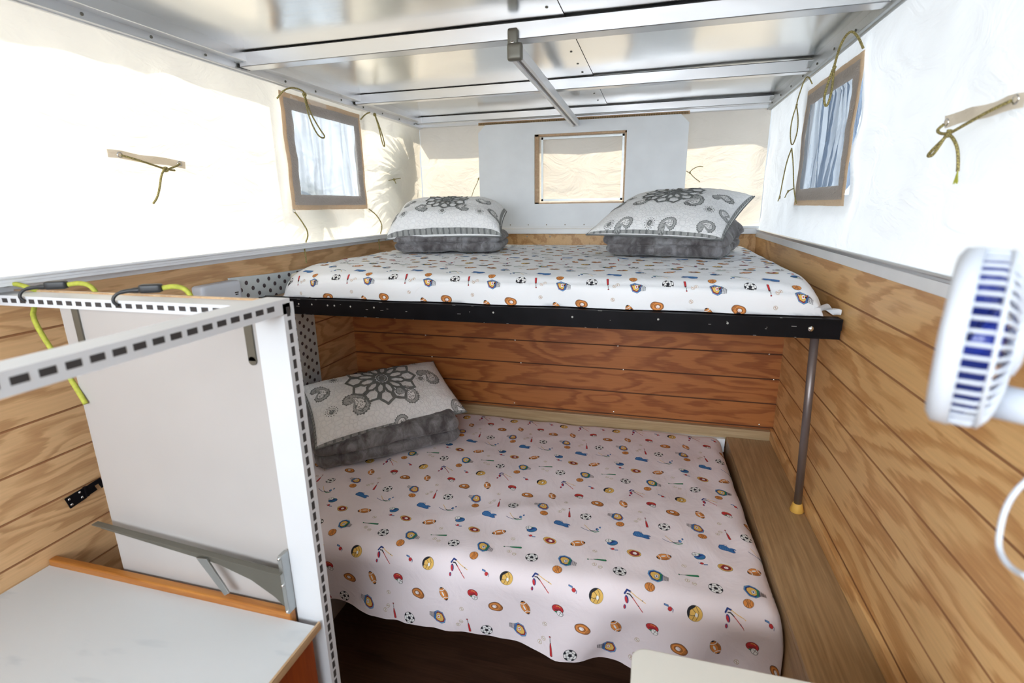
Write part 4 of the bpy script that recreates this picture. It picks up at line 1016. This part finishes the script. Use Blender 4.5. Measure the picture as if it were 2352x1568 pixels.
tag(mb.build('frayed_tassel', 'bungee'), 'frayed yellow end of the bow cord on the right canvas wall', 'tassel')
cord('long loop of olive cord hanging from the left roof rail over the window corner', [[(xl - .004, 1.885, .425), (xl + .02, 1.90, .458), (xl + .035, 1.94, .475), (xl + .05, 1.985, .468), (xl + .05, 1.99, .455)],
     [(xl + .05, 1.99, .455), (xl + .035, 2.03, .40), (xl + .03, 2.10, .335), (xl + .03, 2.135, .310), (xl + .03, 2.11, .300), (xl + .03, 2.07, .315), (xl + .035, 2.02, .38), (xl + .05, 1.985, .452)]], .0032, [(xl + .05, 1.988, .455)])
cord('narrow loop of olive cord hanging from the left roof rail past the window', [[(xl - .002, 2.50, .436), (xl + .015, 2.525, .465), (xl + .03, 2.545, .475)], [(xl + .03, 2.59, .475), (xl + .03, 2.63, .42), (xl + .03, 2.665, .36), (xl + .03, 2.675, .325), (xl + .03, 2.660, .320), (xl + .03, 2.645, .345), (xl + .03, 2.62, .42), (xl + .03, 2.585, .478)]], .0032, [(xl + .03, 2.59, .470)])
cord('doubled olive cord loop hanging in front of the right window', [[(xr, 1.875, .432), (xr - .012, 1.895, .47), (xr - .03, 1.91, .493), (xr - .04, 1.95, .47), (xr - .04, 1.985, .42), (xr - .04, 1.99, .405)],
     [(xr - .04, 1.99, .405), (xr - .034, 2.00, .36), (xr - .034, 2.01, .32), (xr - .042, 2.01, .295), (xr - .052, 2.01, .32), (xr - .050, 2.0, .36), (xr - .042, 1.99, .405)]], .0036, [(xr - .04, 1.988, .405)])
cord('long thin olive cord loops hanging from the right roof rail beside the window', [[(xr, 2.40, .442), (xr - .012, 2.42, .475), (xr - .02, 2.44, .47), (xr - .03, 2.47, .40), (xr - .03, 2.475, .378)],
     [(xr - .03, 2.475, .378), (xr - .020, 2.465, .33), (xr - .018, 2.46, .27), (xr - .03, 2.47, .215), (xr - .042, 2.475, .27), (xr - .040, 2.48, .33), (xr - .03, 2.475, .378)],
     [(xr - .03, 2.47, .215), (xr - .02, 2.455, .15), (xr - .012, 2.44, .06), (xr - .006, 2.40, .0), (xr - .004, 2.395, -.005)],
     [(xr - .03, 2.47, .215), (xr - .03, 2.53, .17), (xr - .025, 2.59, .09), (xr - .02, 2.63, .03), (xr - .02, 2.66, .005)]], .0024, [(xr - .03, 2.475, .378), (xr - .02, 2.635, .02)])
cord('short olive cord tie on the right canvas wall near the front corner', [[(xr, 2.50, .055), (xr - .006, 2.56, .045), (xr - .006, 2.60, .02)]], .0022, [(xr - .006, 2.555, .045)])
cord('thin olive cord from the lower near corner of the left window to the mattress', [[(xl, 1.905, -.012), (xl + .01, 1.93, -.05), (xl + .015, 1.965, -.105), (XL + .035, 1.975, -.16), (XL + .03, 1.985, -.205), (XL + .03, 1.985, -.235)]], .0030, eyes=((xl - .003, 1.905, -.008),))
cord('thin olive cord from the far lower corner of the left window down to the blanket', [[(xl, 2.505, -.005), (xl + .01, 2.57, -.04), (xl + .012, 2.62, -.10), (XL + .03, 2.635, -.17), (XL + .03, 2.64, -.23)]], .0030)
cord('small knotted olive cord tie on the left canvas wall near the front corner', [[(xl, 2.745, .150), (xl + .006, 2.80, .158), (xl + .006, 2.88, .168)], [(xl + .006, 2.80, .158), (xl + .008, 2.815, .135)]], .0024, [(xl + .006, 2.80, .157)])
cord('thin olive cord end hanging left of the hatch panel', [[(-1.062, YP - .02, .175), (-1.075, YP - .02, .14), (-1.10, YP - .02, .10), (-1.118, YP - .015, .055)]], .0020, [(-1.066, YP - .02, .165)])
cord('thin curled olive cord end right of the hatch panel', [[(.158, YP - .02, .175), (.175, YP - .02, .165), (.19, YP - .02, .185), (.225, YP - .02, .20), (.245, YP - .02, .195)], [(.178, YP - .02, .165), (.20, YP - .02, .14), (.235, YP - .02, .115)]], .0020, [(.178, YP - .022, .165)])

# ================================================================== fan, cable, table
AX = V((.885, -.465, 0)).normalized(); FC = V((.2745, .5175, -.1165)); RAD = .077
t = thing('clip_fan', (.47, .36, -.85), 'white caged desk fan with blue blades at the right edge', 'fan')
SD = V((-AX.y, AX.x, 0)); UPV = V((0, 0, 1))
def ring(mb, a, r, w, n=48): mb.tube([FC + AX * a + (SD * math.cos(2 * PI * i / n) + UPV * math.sin(2 * PI * i / n)) * r for i in range(n + 1)], w, 8, cap=False)
mb = MB(); mb.revolve(FC, AX, [(-.022, .060), (-.0225, .070), (-.018, RAD), (-.006, RAD + .001), (-.006, RAD - .004), (-.016, RAD - .005), (-.020, .060)], 56, up=UPV)
for i in range(56):
    a = 2 * PI * i / 56; d = SD * math.cos(a) + UPV * math.sin(a)
    mb.tube([FC - AX * .021 + d * .062, FC - AX * .022 + d * .016], .0011, 5)
mb.revolve(FC, AX, [(-.025, .0), (-.025, .016), (-.020, .018), (-.020, .0)], 28); ring(mb, -.022, .040, .0012)
mb.build('front_guard', 'white_plastic', t, True)
mb = MB(); nb = 46
for i in range(nb):
    a = 2 * PI * i / nb; d = SD * math.cos(a) + UPV * math.sin(a)
    mb.tube([FC - AX * .007 + d * (RAD - .002), FC + AX * .012 + d * (RAD - .002), FC + AX * .019 + d * (RAD - .012), FC + AX * .023 + d * .046, FC + AX * .024 + d * .024], .0017, 5, sm=1)
ring(mb, .012, RAD - .002, .0018); ring(mb, .023, .046, .0015)
mb.revolve(FC, AX, [(.020, .028), (.028, .027), (.031, .018), (.031, 0)], 28)
mb.build('rear_cage', 'white_plastic', t, True)
mb = MB()
for k in range(5):
    a0 = 2 * PI * k / 5
    def bl(u, v, a0=a0):
        r = .018 + .054 * u; a = a0 + (v - .5) * (.95 - .2 * u) + .25 * u
        return FC + AX * (.012 - .022 * v) + (SD * math.cos(a) + UPV * math.sin(a)) * r
    mb.grid(bl, 8, 8)
    mb.grid(lambda u, v, bl=bl: bl(u, v) + AX * .0012, 8, 8)
mb.revolve(FC, AX, [(-.016, 0), (-.016, .014), (-.010, .019), (.018, .019)], 24)
mb.build('blades', 'fan_blue', t, True)
NK = FC + AX * .022 + UPV * -.052
mb = MB(); mb.tube([NK, NK + AX * .03 + V((0, 0, -.002)), NK + AX * .052 + V((0, 0, -.004)), NK + AX * .058 + V((0, 0, -.006))], [.015, .0145, .012, .007], 18); mb.build('swivel_neck', 'white_plastic', t, True)
mb = MB(); e = NK + AX * .055 + V((0, 0, -.004)); mb.tube([e, e + AX * .05, e + AX * .10 + V((0, -.02, -.06)), V((.485, .32, -.40)), V((.48, .30, -.80))], .008, 12, sm=2); mb.build('gooseneck', 'white_plastic', t, True)
mb = MB(); mb.rbox((.48, .30, -.822), V((1, 0, 0)), V((0, 1, 0)), V((0, 0, 1)), (.035, .04, .022), .008, (6, 6, 5)); mb.build('clamp_base', 'white_plastic', t, True)
def ray(u, v, d):
    c = V(((u - 1176) / F_PX, -(v - 784) / F_PX, -1)); w = V((sum(R[i][k] * c[k] for k in range(3)) for i in range(3))); return w.normalized() * d
mb = MB(); mb.tube([ray(2366, 1096, .70), ray(2330, 1130, .70), ray(2308, 1170, .70), ray(2297, 1215, .70), ray(2293, 1255, .70), ray(2306, 1286, .69), ray(2332, 1312, .68), ray(2375, 1330, .66), V((.47, .44, -.60)), V((.47, .36, -.843))], .0027, 10, sm=3)
tag(mb.build('fan_cable', 'white_plastic', smooth_=True), 'white power cable looping below the fan', 'cable')
t = thing('side_table', (.25, .5, -1.6), 'cream table with a rounded corner at the bottom edge', 'table')
zt = -.85; xa_, ya_, rr_ = .004, .858, .028
pts = [(XR - .01, -.10), (XR - .01, ya_)] + [(xa_ + rr_ - rr_ * math.sin(a), ya_ - rr_ + rr_ * math.cos(a)) for a in [PI / 2 * i / 8 for i in range(9)]] + [(xa_, -.10)]
mb = MB(); mb.prism([(x, y, zt - .022) for x, y in pts], (0, 0, .022)); mb.build('top', 'cream', t, bevel=.003)
mb = MB(); mb.tube([(.20, .35, -1.6), (.20, .35, zt - .022)], .025, 16); mb.build('pedestal', 'alu', t, True)
mb = MB(); mb.revolve((.20, .35, -1.6), (0, 0, 1), [(0, .0), (0, .15), (.012, .15), (.02, .03)], 28); mb.build('base', 'alu', t, True)

# ================================================================== palm outside the left canvas: only its shadow shows on the cloth
t = thing('fan_palm', (-2.1, 3.2, -2.2), 'fan palm standing outside, its fronds shadowed on the left canvas', 'palm')
mb = MB(); mb.tube([(-2.15, 3.35, -2.2), (-2.12, 3.4, -1.0), (-2.05, 3.42, -.2)], [.09, .07, .05], 12, sm=2); mb.build('trunk', 'trunk', t, True)
def frond(hy, hz, rad, a0, a1, n, d, seed):
    rn = random.Random(seed); mb = MB(); k = d / SUN.length; off = SUN * k
    for i in range(n):
        a = math.radians(a0 + (a1 - a0) * i / (n - 1) + rn.uniform(-2, 2)); L = rad * rn.uniform(.75, 1.05); w = .015 * rad / .5 * rn.uniform(.8, 1.3)
        c, s_ = math.cos(a), math.sin(a); P = []
        for j in range(9):
            f = j / 8; r = .10 * rad + L * f; cu = -.22 * f * f * L
            ww = w * (math.sin(PI * (f * .85 + .12)))
            base = V((CL, hy + r * c, hz + r * s_ + cu)) + off + V((-.02 * f, 0, 0))
            nrm = V((0, -s_, c)); P += [base - nrm * ww, base + nrm * ww]
        mb.add(P, [(2 * j, 2 * j + 1, 2 * j + 3, 2 * j + 2) for j in range(8)])
        mb.add([p + V((-.001, 0, 0)) for p in P], [(2 * j, 2 * j + 1, 2 * j + 3, 2 * j + 2) for j in range(8)])
    h = V((CL, hy, hz)) + off
    mb.tube([h, V((-2.06, 3.41, -.25))], .006, 6)
    mb.build('frond', 'leaf', t, fix=False)
frond(3.16, .10, .55, 100, 205, 24, .13, 1)
frond(3.14, -.06, .50, 150, 225, 18, .15, 2)
frond(2.12, -.03, .24, 150, 260, 14, .12, 3)
